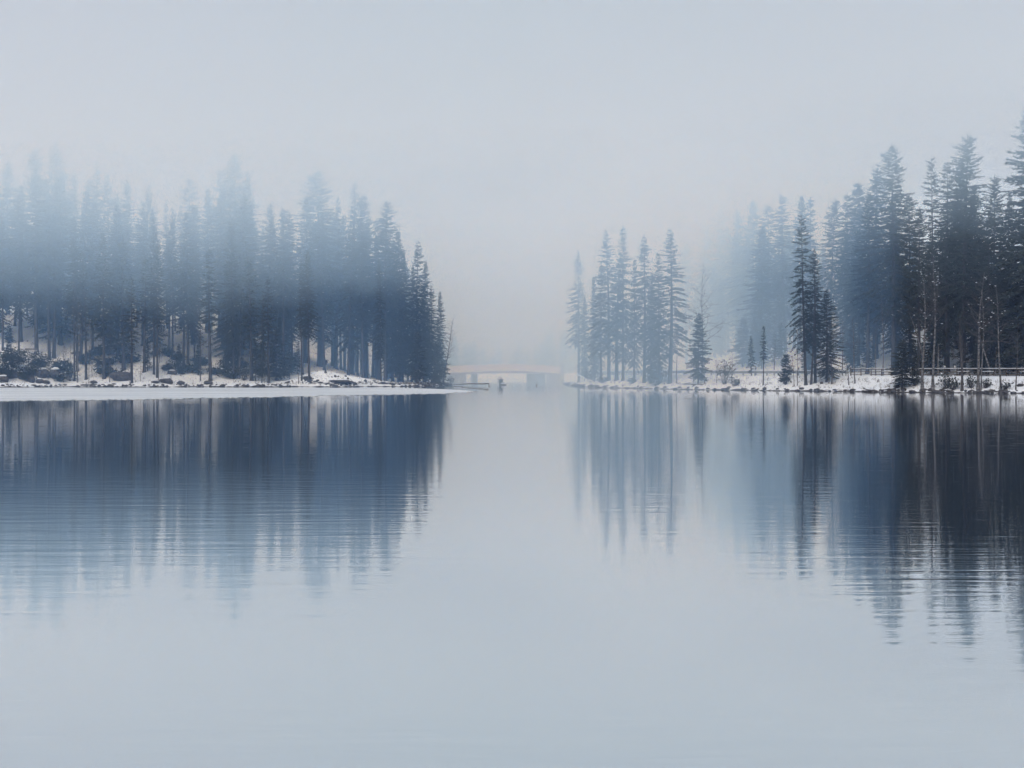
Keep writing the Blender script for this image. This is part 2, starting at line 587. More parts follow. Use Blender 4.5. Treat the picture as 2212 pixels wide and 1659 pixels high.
SHX = [-120, -60, -20, -6, 6, 12, 20, 26, 34, 46, 55, 64, 90]
bank('fog_bank', lambda x: np.interp(x, SHX, [284, 278, 268, 246, 220, 180, 178, 189, 194, 201, 220, 246, 252]) + 2 * np.sin(x * 0.21), -255, 255, 362, 34.0, 0.0130, C_CLOUD, 'fog bank lying over the channel and far woods')
bank('mist', lambda x: np.interp(x, SHX, [237, 235, 236, 262, 262, 200, 190, 190, 182, 180, 200, 226, 232]) + 2 * np.sin(x * 0.14 + 2), -248, 248, 340, 37.0, 0.0105, (0.28, 0.56, 1.0), 'thin blue mist among the trunks of both shores')

# ------------------------------------------------------------------ spruces
def needle_quads(P, D, L, W, rg):
    """narrow leaf-shaped quads: base points P, directions D (unit), lengths L, widths W"""
    k = len(P)
    rnd = rg.normal(size=(k, 3))
    S = np.cross(D, rnd)
    S /= np.linalg.norm(S, axis=1, keepdims=True) + 1e-9
    a = P
    b = P + D * (L * 0.55)[:, None] + S * (W * 0.5)[:, None]
    c = P + D * L[:, None]
    d = P + D * (L * 0.45)[:, None] - S * (W * 0.5)[:, None]
    v = np.stack([a, b, c, d], 1).reshape(-1, 3)
    f = np.arange(4 * k).reshape(-1, 4)
    return v, f


def spruce(seed, H, cb, Rw, fullness=1.0, droop=0.30, whorl=0.46, gap=0.10, lean=0.0, snow=0.004, fine=1.0, taper=0.72):
    """trunk mesh and crown mesh of one Norway spruce, base at the origin"""
    rg = np.random.default_rng(seed)
    tr = Build()
    sway = rg.uniform(-1, 1, 2) * 0.008 * H
    top_lean = np.array([lean, 0.0])

    def axis_at(z):
        t = z / H
        return np.array([sway[0] * math.sin(t * 3.1) + top_lean[0] * t * t * H, sway[1] * math.sin(t * 2.7) + top_lean[1] * t * t * H, z])

    r_base = 0.0105 * H + 0.02
    zs = np.concatenate([[-0.5, 0.0, 0.25, 0.7], np.linspace(1.6, H * 0.985, 12)])
    rad = [r_base * 1.55, r_base * 1.45, r_base * 1.12, r_base] + [max(0.012, r_base * (1 - z / H) ** 0.85) for z in zs[4:]]
    tr.tube([axis_at(max(z, 0)) + np.array([0, 0, min(z, 0)]) for z in zs], rad, 8)
    # dead stubs and bare twigs under the crown
    nst = int(cb * H * 4.5)
    for _ in range(nst):
        z = rg.uniform(1.2, cb * H + 1.5)
        a = rg.uniform(0, 6.28)
        ln = rg.uniform(0.4, 1.7) * min(1, H / 18)
        p0 = axis_at(z)
        d = np.array([math.cos(a), math.sin(a), rg.uniform(-0.45, 0.15)])
        p1 = p0 + d * ln * 0.55
        p2 = p0 + d * ln + np.array([0, 0, -0.22 * ln])
        tr.tube([p0, p1, p2], [0.022, 0.014, 0.006], 3, cap=False)
    trunk_me = tr.mesh('spruce_trunk', [M_BARK], smooth=True)

    P, D, L, W, MI = [], [], [], [], []
    wood = Build()
    z = cb * H
    clen = H - z
    lopside = rg.uniform(0, 6.28)
    while z < H * 0.985:
        u = (H - z) / clen
        prof = (u ** taper) * (1.0 - 0.35 * max(0, (u - 0.72) / 0.28) ** 1.5)
        nb = max(3, int(round((3.2 + 2.2 * min(1, u * 2)) * fullness)))
        a0 = rg.uniform(0, 6.28)
        for b_ in range(nb):
            if rg.random() < gap * (0.4 + u):
                continue
            az = a0 + b_ * 2 * math.pi / nb + rg.uniform(-0.35, 0.35)
            ln = Rw * prof * rg.uniform(0.52, 1.24) * (1 + 0.16 * math.cos(az - lopside)) + 0.16
            zb = z + rg.uniform(-0.5, 0.5) * whorl
            o = axis_at(zb)
            rise = 0.55 - 0.62 * min(1, u * 1.5) + rg.uniform(-0.12, 0.12)
            dr = droop * (0.5 + 0.9 * u) * rg.uniform(0.7, 1.3)
            out_ = np.array([math.cos(az), math.sin(az), 0.0])
            side = np.array([-math.sin(az), math.cos(az), 0.0])
            s = np.arange(0.10 if ln < 1.2 else 0.16, 1.0, 0.20 * fine / max(ln, 0.3))
            if len(s) == 0:
                s = np.array([0.5])
            curve = lambda q: o + out_ * (ln * q)[:, None] + np.array([0, 0, 1.0]) * (ln * (rise * q - dr * q * q + 0.16 * q ** 4))[:, None]
            pts = curve(s)
            wood.tube([o, curve(np.array([0.5]))[0], curve(np.array([0.97]))[0]], [0.03, 0.018, 0.006], 3, mat=1, cap=False)
            k = len(s)
            tw = (0.30 + 0.50 * (1 - s)) * min(1.0, 0.45 + ln * 0.22)
            for sg in (-1, 1):                        # side twigs
                d = out_ * rg.uniform(0.35, 0.8, (k, 1)) + side * sg * rg.uniform(0.6, 1.0, (k, 1)) + np.array([0, 0, 1.0]) * rg.uniform(-0.55, 0.02, (k, 1))
                d /= np.linalg.norm(d, axis=1, keepdims=True)
                P.append(pts + rg.normal(0, 0.03, (k, 3))); D.append(d); L.append(tw * rg.uniform(0.7, 1.35, k)); W.append(rg.uniform(0.11, 0.20, k) * fine)
            d = out_ * rg.uniform(-0.1, 0.5, (k, 1)) + side * rg.uniform(-0.4, 0.4, (k, 1)) + np.array([0, 0, -1.0]) * rg.uniform(0.6, 1.0, (k, 1))
            d /= np.linalg.norm(d, axis=1, keepdims=True)
            P.append(pts); D.append(d); L.append(tw * rg.uniform(0.4, 0.95, k) * (0.35 + 0.65 * u)); W.append(rg.uniform(0.10, 0.17, k) * fine)
            d = np.repeat(out_[None], k, 0) + rg.normal(0, 0.22, (k, 3)) + np.array([0, 0, 0.06])
            d /= np.linalg.norm(d, axis=1, keepdims=True)
            P.append(pts); D.append(d); L.append(rg.uniform(0.26, 0.5, k) * min(1, 0.5 + ln * 0.3)); W.append(rg.uniform(0.11, 0.18, k) * fine)
            for j in range(4):
                MI.append((rg.random(k) < (snow if j in (0, 1, 3) else 0)).astype(int) * 2)
        z += whorl * rg.uniform(0.7, 1.3) * (0.55 + 0.45 * min(1, u * 2.2))
    # leader
    P.append(np.array([axis_at(H * 0.965)] * 4)); D.append(np.array([[0, 0, 1.0]] * 4) + rg.normal(0, 0.06, (4, 3)))
    L.append(np.full(4, H * 0.034 + 0.15)); W.append(np.full(4, 0.12)); MI.append(np.zeros(4, int))
    v, f = needle_quads(np.concatenate(P), np.concatenate(D), np.concatenate(L), np.concatenate(W), rg)
    mi = np.concatenate(MI)
    wv, wf = np.array(wood.v), np.array([q for q in wood.f])
    v2 = np.concatenate([v, wv])
    f2 = np.concatenate([f, wf + len(v)])
    crown_me = mesh_from('spruce_crown', v2, f2, [M_NEEDLE, M_BARK, M_SNOW], np.concatenate([mi, np.ones(len(wf), int)]))
    return trunk_me, crown_me, H


KINDS = {
    'full': [spruce(1, 30, 0.16, 4.5, 1.1, taper=0.62), spruce(2, 30, 0.20, 4.1, 1.05, droop=0.36, taper=0.66), spruce(3, 30, 0.26, 4.7, 1.0, gap=0.18, taper=0.60, droop=0.4), spruce(19, 30, 0.22, 4.0, 0.9, gap=0.26, taper=0.55, whorl=0.56, droop=0.46), spruce(20, 30, 0.30, 5.0, 0.95, gap=0.22, taper=0.78, whorl=0.52)],
    'tall': [spruce(4, 32, 0.34, 4.0, 1.05), spruce(5, 32, 0.40, 3.7, 1.0, gap=0.14), spruce(6, 32, 0.30, 4.1, 1.05, droop=0.4), spruce(7, 32, 0.38, 3.5, 1.0, gap=0.16), spruce(21, 32, 0.44, 4.2, 0.9, gap=0.28, taper=0.5, whorl=0.58, droop=0.45), spruce(22, 32, 0.36, 3.2, 0.85, gap=0.3, taper=0.85, whorl=0.56)],
    'low': [spruce(8, 27, 0.07, 4.2, 1.1), spruce(9, 27, 0.10, 3.8, 1.1, droop=0.4)],
    'open': [spruce(10, 26, 0.20, 3.5, 0.95, gap=0.24, whorl=0.50, droop=0.42), spruce(11, 26, 0.28, 3.2, 0.95, gap=0.22, whorl=0.50, droop=0.40), spruce(12, 26, 0.14, 3.7, 1.0, gap=0.22, whorl=0.50, droop=0.45)],
    'slim': [spruce(13, 18, 0.35, 1.7, 0.8, gap=0.25), spruce(14, 18, 0.45, 1.5, 0.75, gap=0.3)],
    'young': [spruce(15, 10, 0.10, 2.1, 1.1, whorl=0.34, fine=0.8), spruce(16, 10, 0.13, 1.8, 1.0, whorl=0.36, gap=0.2, fine=0.8)],
    'sapling': [spruce(17, 4, 0.08, 1.2, 1.0, whorl=0.24, fine=0.6), spruce(18, 4, 0.12, 1.0, 0.9, whorl=0.26, gap=0.2, fine=0.6)],
}


def plant_spruce(kind, x, y, h, label, group=None, var=None, wide=1.0, name='spruce_tree', tilt=0.0):
    v = KINDS[kind][int(rng.integers(len(KINDS[kind]))) if var is None else var]
    t = link(name, None, label=label, cat='tree', group=group, loc=(x, y, ground(x, y) - 0.05))
    t.empty_display_size = 0.5
    s = h / v[2]
    w = s * wide * float(rng.uniform(0.84, 1.16))
    t.rotation_euler = (float(rng.normal(0, 0.012)), float(rng.normal(0, 0.016)), float(rng.uniform(0, 6.28)))
    t.scale = (w, w, s)
    link('trunk', v[0], t)
    link('crown', v[1], t)
    return t


def height_for(px, tip_py, D, gz):
    return max(2.0, EYE + (HOR - tip_py) / FPX * D - gz)


ORD = ['first', 'second', 'third', 'fourth', 'fifth', 'sixth', 'seventh', 'eighth', 'ninth', 'tenth', 'eleventh', 'twelfth', 'thirteenth', 'fourteenth', 'fifteenth', 'sixteenth', 'seventeenth', 'eighteenth', 'nineteenth', 'twentieth',
       'twenty-first', 'twenty-second', 'twenty-third', 'twenty-fourth', 'twenty-fifth', 'twenty-sixth', 'twenty-seventh', 'twenty-eighth', 'twenty-ninth', 'thirtieth', 'thirty-first', 'thirty-second', 'thirty-third', 'thirty-fourth', 'thirty-fifth']

LOOK = {'tall': 'bare-trunked spruce', 'full': 'full-crowned spruce', 'low': 'spruce branched almost to the ground', 'open': 'thinly branched spruce'}


def where_left(px, kind):
    for lim, text in ((0, 'beyond the left frame edge behind the boulder heap'), (130, 'deep in the fog uphill of the bench'), (290, 'deep in the fog behind the fallen trunk'), (430, 'deep in the fog above the flat left shore'), (560, 'deep in the fog behind the white birch'), (700, 'deep in the fog behind the white mound'), (830, 'in the fog right of the white mound'), (2000, 'in the dark end of the left forest')):
        if px < lim:
            return LOOK[kind] + ' ' + text
    return None


def where_right(px, kind):
    for lim, text in ((1640, 'in the palest end of the right roadside forest'), (1720, 'in the haze just left of the lone dark spruce'), (1830, 'in the haze behind the lone dark spruce'), (1930, 'across the road left of the black bushy spruce'), (2010, 'across the road behind the black bushy spruce'), (2110, 'across the road behind the snow-flecked birches'), (2215, 'across the road behind the crooked birch'), (9000, 'beyond the right frame edge across the road')):
        if px < lim:
            return LOOK[kind] + ' ' + text
    return None


# --- left stand: the crowns that make its skyline (x, y of the tip, distance, kind, width)
SKY_L = [(17, 349, 272, 'full', 1.0), (77, 323, 268, 'full', 1.0), (121.5, 304, 270, 'full', 1.1), (165, 372, 280, 'tall', 0.9), (202, 349, 274, 'tall', 1.05), (241, 377, 272, 'full', 1.0), (277, 388, 268, 'tall', 1.0), (318, 400, 272, 'full', 1.0),
         (364, 437, 276, 'tall', 1.0), (417, 387, 274, 'tall', 1.1), (448, 405, 280, 'tall', 1.0), (475, 366, 276, 'tall', 1.0), (505, 330, 272, 'full', 1.0), (543, 370, 274, 'full', 0.95), (585, 439, 266, 'tall', 1.0), (614, 450, 270, 'tall', 1.0), (634, 456, 264, 'full', 0.9),
         (662, 420, 272, 'tall', 1.0), (693.6, 365, 270, 'full', 1.05), (728, 428, 274, 'tall', 1.0), (762, 394, 270, 'tall', 1.15), (789, 417.6, 266, 'full', 0.95), (836.5, 432, 262, 'full', 1.05), (868, 500, 264, 'low', 0.85),
         (903, 519, 266, 'open', 1.05), (922, 566, 268, 'low', 0.75), (939.6, 618, 268, 'open', 0.85), (953, 632, 272, 'low', 0.72)]
for i, (px, py, D, kind, wide) in enumerate(SKY_L):
    px, py = src(px, py)
    x = xw(px, D)
    lab = f'{ORD[i]} spruce from the left along the skyline of the left shore forest'
    if i == 2:
        lab = 'tallest fog-faded spruce on the left shore skyline, third from the left'
    if i == len(SKY_L) - 1:
        lab = 'low dense spruce at the very tip of the left peninsula'
    plant_spruce(kind, x, D, height_for(px, py, D, ground(x, D)), lab, 'skyline spruces of the left shore forest', wide=wide)

# --- left stand: the front trunks one can follow down to the snow (foot x, foot y, tip y, kind, width)
FRONT_L = [(6, 760, 470, 'tall', 0.9), (40.7, 763, 505, 'tall', 0.9), (46, 741, 420, 'tall', 0.9), (107, 769.5, 480, 'full', 0.8), (117, 776, 455, 'tall', 1.0), (162, 826, 520, 'tall', 0.7), (168, 806, 470, 'tall', 0.8), (187, 824, 560, 'slim', 1.0), (201, 760, 430, 'full', 0.8),
           (226, 822, 500, 'tall', 0.85), (255, 775, 440, 'tall', 0.85), (269, 803, 520, 'slim', 1.2), (286, 832, 600, 'slim', 1.1), (313, 808, 560, 'slim', 1.1), (334, 812, 470, 'tall', 0.75), (341, 820, 520, 'tall', 0.7), (366, 774, 480, 'tall', 0.8), (374, 780, 450, 'full', 0.7), (398, 797, 560, 'slim', 1.2),
           (408, 801, 455, 'tall', 1.0), (422, 783, 500, 'full', 0.7), (457, 827, 540, 'slim', 1.2), (508, 822, 480, 'full', 0.75), (546, 826, 560, 'slim', 1.3), (568, 831, 640, 'low', 0.55), (583, 831, 600, 'slim', 1.2), (655, 823, 560, 'tall', 0.7), (671, 826, 540, 'tall', 0.75), (702, 793, 480, 'tall', 0.8), (721, 794, 470, 'tall', 0.9),
           (740, 802, 500, 'tall', 0.8), (760, 812, 490, 'tall', 0.8), (776, 815, 520, 'tall', 0.8), (795, 819, 480, 'tall', 0.95), (815, 820, 510, 'tall', 0.7), (827, 827, 560, 'full', 0.6), (852, 828, 520, 'low', 0.8), (874, 829, 540, 'low', 0.75), (894, 829, 575, 'low', 0.72), (920, 830, 625, 'open', 0.8), (936, 831, 655, 'low', 0.6), (950, 832, 690, 'low', 0.55)]
BIG_ORD = ORD + ['thirty-sixth', 'thirty-seventh', 'thirty-eighth', 'thirty-ninth', 'fortieth', 'forty-first', 'forty-second', 'forty-third', 'forty-fourth']
for i, (px, py, tip, kind, wide) in enumerate(FRONT_L):
    px, py = src(px, py)
    tip /= 1.0045
    D = land_at(px, py, 236, 320) or 252.0
    x = xw(px, D)
    lab = f'{BIG_ORD[i]} front row spruce from the left, rooted near the left shore edge'
    if i == 27:
        lab = 'straight dark spruce beside the white mound, rooted at the waterline of the left shore'
    plant_spruce(kind, x, D, height_for(px, tip, D, ground(x, D)), lab, 'front row spruces of the left shore forest', wide=wide)

# --- left stand: the trees in between, seen only as more trunks in the fog
xs_s = [src(a, b)[0] for a, b, *_ in SKY_L]
ys_s = [src(a, b)[1] for a, b, *_ in SKY_L]
count = 0
tries = 0
taken = []
while count < 100 and tries < 4000:
    tries += 1
    px = rng.uniform(-45, 925)
    D = rng.uniform(256, 304) if px < 820 else rng.uniform(262, 292)
    x = xw(px, D)
    if ground(x, D) < 0.5 or any((x - a) ** 2 + (D - b) ** 2 < 4.5 for a, b in taken):
        continue
    taken.append((x, D))
    tip = np.interp(px, xs_s, ys_s) + rng.uniform(28, 150)
    kind = ['tall', 'full', 'tall', 'tall', 'low', 'open'][int(rng.integers(6))]
    plant_spruce(kind, x, D, height_for(px, tip, D, ground(x, D)), where_left(px, kind), 'spruces deep inside the left shore forest', wide=float(rng.uniform(0.85, 1.15)))
    count += 1

# --- left understorey spruces among the front trunks
UND_L = [(18, 800, 745, 'sapling', 'snowy young spruce above the boulder heap at the left edge'), (20, 745, 705, 'sapling', 'small spruce on top of the snowy slope at the left edge'), (235, 772, 700, 'young', 'young spruce beside the upper end of the fallen trunk'), (214, 812, 748, 'young', 'thin young spruce crossed by the fallen trunk'),
         (320, 806, 730, 'young', 'young spruce just uphill of the two close trunks on the slope'), (388, 812, 745, 'young', 'bushy young spruce at the centre of the left snow slope'), (430, 815, 742, 'young', 'broad young spruce on the flat snow of the left shore'), (495, 812, 735, 'young', 'dark young spruce beside the white birch'),
         (555, 828, 735, 'young', 'dense young spruce at the waterline left of the white mound'), (600, 826, 705, 'young', 'taller bushy spruce at the waterline before the snow gap'), (628, 815, 745, 'young', 'spreading young spruce overhanging the snow gap'), (645, 812, 740, 'young', 'dark young spruce just left of the white mound'),
         (863, 830, 712, 'young', 'young spruce filling the dark end of the left forest'), (905, 831, 720, 'young', 'young spruce under the last tall trees of the left forest'), (945, 832, 745, 'sapling', 'small spruce at the foot of the leaning bare tree')]
for px, py, tip, kind, lab in UND_L:
    px, py = src(px, py)
    D = land_at(px, py, 236, 320) or 250.0
    x = xw(px, D)
    plant_spruce(kind, x, D, height_for(px, tip / 1.0045, D, ground(x, D)), lab, wide=1.15)

# --- right bank: single conifers on the lake side of the road (foot x, foot y, tip x, tip y, kind, var, width, label)
SHORE_R = [(1748.7, 835.6, 465, 'full', 3, 0.98, 'tall dark pointed spruce standing alone on the right bank'), (1769, 831, 538, 'open', 1, 0.95, 'shorter open spruce hugging the right side of the lone dark spruce'), (1794, 829, 628, 'low', 0, 1.25, 'broad low spruce spreading right of the lone dark spruce'),
           (1515, 833, 679, 'young', 0, 1.0, 'small dark cone-shaped spruce beside the bare birch'), (1453.6, 832, 496, 'open', 0, 1.1, 'tallest open spruce of the clump left of the small dark spruce'), (1430, 832, 546, 'open', 2, 0.95, 'shorter dense spruce touching the tallest open spruce of its clump'),
           (1398, 830, 508, 'open', 1, 1.15, 'pale half-faded spruce with drooping boughs behind the clump'), (1352, 826, 490, 'open', 2, 0.75, 'faint thin spruce between the two clumps near the bridge'), (1321, 826, 497, 'open', 0, 1.0, 'pale tall spruce in the clump next to the bridge'), (1338, 826, 560, 'slim', 0, 1.2, 'thin pale spruce right of the tallest one next to the bridge'),
           (1290, 828, 600, 'low', 1, 0.75, 'low hazy spruce in the clump next to the bridge'), (1256, 829, 543, 'open', 1, 0.95, 'faintest spruce at the right end of the bridge'), (1376, 829, 560, 'open', 2, 0.9, 'pale bushy spruce closing the space between the two clumps'), (1304, 828, 570, 'open', 1, 0.9, 'pale spruce overlapping the tall one next to the bridge'), (1412, 831, 590, 'low', 1, 0.8, 'low dense spruce filling the middle of the clump'), (1268, 828, 640, 'low', 0, 0.7, 'small hazy spruce between the bridge pillar and the pale clump'),
           (1656, 836.5, 706, 'slim', 1, 0.8, 'spindly sapling with a snow lump left of the lone dark spruce'), (1630, 816, 728, 'young', 1, 0.8, 'small hazy spruce behind the spindly sapling'), (1706, 822, 768, 'sapling', 0, 1.1, 'little bushy spruce in front of the guard rail'),
           (1957, 845.5, 736, 'young', 0, 1.45, 'black bushy spruce overhanging the water on the right bank'), (1985, 838, 738, 'young', 1, 1.15, 'dark snow-specked young spruce beside the black bushy spruce')]
for fx, fy, tip, kind, var, wide, lab in SHORE_R:
    fx, fy = src(fx, fy)
    D = land_at(fx, fy, 165, 300) or 200.0
    x = xw(fx, D)
    plant_spruce(kind, x, D, height_for(fx, tip / 1.0045, D, ground(x, D)), lab, var=var, wide=wide)

# --- right forest beyond the road: skyline crowns
def road_d(px, extra):
    """distance of a point 'extra' metres behind the right waterline at column px"""
    D = np.arange(168, 330, 0.5)
    d, s = seg_dist(xw(px, D), D, RIGHT_SHORE)
    ok = np.nonzero((s < 0) & (d >= extra))[0]
    return float(D[ok[0]]) if len(ok) else 320.0


SKY_R = [(1490, 520, 36, 'full', 1.1), (1540, 490, 38, 'full', 1.1), (1565, 462, 36, 'full', 1.1), (1600, 452, 32, 'tall', 1.1), (1628, 433, 32, 'full', 1.1), (1669, 445, 30, 'tall', 1.2), (1705, 421, 32, 'full', 1.05), (1732, 424, 30, 'tall', 1.1), (1759, 424, 34, 'slim', 0.9), (1800, 430, 29, 'full', 1.0), (1835, 420, 29, 'tall', 1.1), (1871, 391, 30, 'full', 1.1), (1901, 363, 26, 'full', 1.05),
         (1939, 307.6, 17, 'full', 0.95), (1975, 420, 24, 'full', 0.9), (2023, 339, 18, 'full', 0.8), (2056, 351, 20, 'full', 0.9), (2089.6, 288, 19, 'full', 1.15), (2120, 400, 22, 'low', 0.9), (2156, 377, 20, 'full', 0.85), (2185, 420, 22, 'low', 0.9), (2226, 232, 14.5, 'low', 1.15), (2290, 300, 18, 'full', 1.1)]
NAMED_R = {13: 'tall spruce with a long pale bare trunk behind the roadside fence', 15: 'slender pointed spruce just left of the broadest right forest crown', 17: 'broadest and tallest crown of the right forest away from the frame edge', 21: 'near-black towering spruce cut by the right frame edge'}
for i, (px, py, ex, kind, wide) in enumerate(SKY_R):
    px, py = src(px, py)
    D = road_d(px, ex)
    x = xw(px, D)
    h = height_for(px, py, D, ground(x, D))
    plant_spruce(kind, x, D, h, NAMED_R.get(i, f'{ORD[i]} spruce from the bridge along the skyline of the right roadside forest'), 'skyline spruces of the right roadside forest', wide=wide, var=(2 if i == 13 else None))
xs_r = [src(a, b)[0] for a, b, *_ in SKY_R]
ys_r = [src(a, b)[1] for a, b, *_ in SKY_R]
count = tries = 0
taken = []
while count < 78 and tries < 5000:
    tries += 1
    px = rng.uniform(1500, 2262)
    D = road_d(px, float(np.interp(px, [1540, 1700, 1850, 1940], [28, 26, 20, 14.5]))) + rng.uniform(0, 1) ** 1.3 * 44
    x = xw(px, D)
    if ground(x, D) < 1.0 or any((x - a) ** 2 + (D - b) ** 2 < 6.5 for a, b in taken):
        continue
    taken.append((x, D))
    tip = np.interp(px, xs_r, ys_r) + rng.uniform(30, 190)
    kind = ['low', 'full', 'low', 'tall', 'low', 'full'][int(rng.integers(6))]
    plant_spruce(kind, x, D, height_for(px, tip, D, ground(x, D)), where_right(px, kind), 'spruces deep inside the right roadside forest', wide=float(rng.uniform(0.8, 1.05)))
    count += 1
# young growth along the far side of the road
count = tries = 0
while count < 30 and tries < 3000:
    tries += 1
    px = rng.uniform(1600, 2255)
    D = road_d(px, float(np.interp(px, [1540, 1700, 1850, 1940], [22, 19, 16, 13.5]))) + rng.uniform(0, 9)
    x = xw(px, D)
    plant_spruce('young', x, D, float(rng.uniform(3.5, 9.5)), 'young spruce in the thicket across the road ' + ('behind the guard rail' if px < 1838 else 'behind the wooden fence'), 'young spruces in the thicket across the road', wide=float(rng.uniform(0.9, 1.3)))
    count += 1
# far bank beyond the bridge
wv, wf, wi, off = [], [], [], 0
cme = KINDS['low'][0][1]
cv = np.empty(len(cme.vertices) * 3, np.float32); cme.vertices.foreach_get('co', cv); cv = cv.reshape(-1, 3)
cf = np.empty(len(cme.loops), np.int32); cme.loops.foreach_get('vertex_index', cf); cf = cf.reshape(-1, 4)[::2]
for i in range(22):
    px = 945 + i * 14 + float(rng.uniform(-6, 6))
    D = float(rng.uniform(500, 560))
    tip = np.interp(px, [940, 1000, 1080, 1150, 1250], [705, 735, 760, 738, 690]) + float(rng.uniform(-12, 18))
    h = height_for(px, tip, D, 1.6)
    a_ = float(rng.uniform(0, 6.28))
    k_ = h / 27.0
    c_, s_ = math.cos(a_) * k_ * 1.9, math.sin(a_) * k_ * 1.9
    wv.append(np.stack([cv[:, 0] * c_ - cv[:, 1] * s_ + xw(px, D), cv[:, 0] * s_ + cv[:, 1] * c_ + D, cv[:, 2] * k_ + 1.4], 1))
    wf.append(cf + off)
    off += len(cv)
link('distant_wood', mesh_from('distant_wood', np.concatenate(wv), np.concatenate(wf), [M_NEEDLE]), kind='stuff', label='barely visible wood in the fog far behind the bridge')

# ------------------------------------------------------------------ bare birches and other leafless trees
def bare_tree(seed, H, fork=0.45, spread=0.5, lean=0.0, r0=None, pale=True, n_br=26, snowy=0.0, twin=False):
    """trunk mesh and bare crown mesh, base at the origin; leans towards +x"""
    rg = np.random.default_rng(seed)
    r0 = r0 or 0.009 * H + 0.02
    tr, cr = Build(), Build()
    k = 12
    ts = np.linspace(0, 1, k)
    ph = rg.uniform(0, 6.28, 2)
    ax = np.stack([lean * H * ts ** 1.25 + 0.018 * H * np.sin(ts * 5 + ph[0]) * ts, 0.015 * H * np.sin(ts * 4 + ph[1]) * ts, H * ts], 1)
    rad = [r0 * (1.35 if t == 0 else 1) * (1 - 0.93 * t) + 0.006 for t in ts]
    pts = [ax[0] + np.array([0, 0, -0.3])] + list(ax)
    tr.tube(pts, [rad[0] * 1.1] + rad, 7)
    if twin:
        b0 = ax[3]
        q = [b0 + np.array([-(0.07 + 0.05 * t) * H * t, 0.03 * H * t, 0.42 * H * t]) for t in np.linspace(0, 1, 8)]
        tr.tube(q, [r0 * 0.6 * (1 - 0.92 * t) + 0.005 for t in np.linspace(0, 1, 8)], 6)

    def at_axis(t):
        i = min(int(t * (k - 1)), k - 2)
        u = t * (k - 1) - i
        return ax[i] * (1 - u) + ax[i + 1] * u

    def branch(p, d, ln, r, lvl):
        segs = 4 if lvl < 2 else 3
        q = [p]
        dd = d.copy()
        for _ in range(segs):
            dd = dd + rg.normal(0, 0.16, 3) + np.array([0, 0, 0.07 if lvl == 0 else -0.02])
            dd /= np.linalg.norm(dd)
            q.append(q[-1] + dd * ln / segs)
        cr.tube(q, [max(0.0045, r * (1 - 0.8 * i / segs)) for i in range(segs + 1)], 4 if lvl == 0 else 3, mat=0, cap=False)
        if snowy and lvl < 2 and rg.random() < snowy:
            c = q[1 + int(rg.integers(segs - 1))]
            vs_, fs_ = ball(rg, (0.10 * rg.uniform(0.7, 1.6), 0.09, 0.04), 0.3, 1)
            cr.add([(a + c[0], b + c[1], z + c[2] + r + 0.02) for a, b, z in vs_], fs_, 1)
        if lvl < 2:
            for _ in range(4 if lvl == 0 else 3):
                i = int(rg.integers(1, segs + 1))
                nd = dd * 0.6 + rg.normal(0, 0.5, 3)
                nd[2] = abs(nd[2]) * 0.5 + nd[2] * 0.3
                nd /= np.linalg.norm(nd)
                branch(q[i], nd, ln * rg.uniform(0.4, 0.65), r * 0.5, lvl + 1)

    for b in range(n_br):
        t = fork + (0.97 - fork) * (b + rg.uniform(0, 1)) / n_br
        a = b * 2.4 + rg.uniform(-0.5, 0.5)
        ln = H * 0.20 * (1.25 - t) * rg.uniform(0.7, 1.4) * spread * 2
        up = rg.uniform(0.35, 1.1)
        d = np.array([math.cos(a), math.sin(a), up])
        d /= np.linalg.norm(d)
        branch(at_axis(t), d, ln, r0 * (1.05 - t) * 0.55 + 0.008, 0)
    bark = M_PALEBARK if pale else M_TWIG
    return tr.mesh('birch_trunk', [bark], smooth=True), cr.mesh('bare_crown', [M_TWIG, M_SNOW])


def plant_bare(me, x, y, label, group=None, name='birch_tree', z=None, rotz=0.0):
    t = link(name, None, label=label, cat='tree', group=group, loc=(x, y, (ground(x, y) if z is None else z) - 0.05), rotz=rotz)
    link('trunk', me[0], t)
    link('crown', me[1], t)
    return t


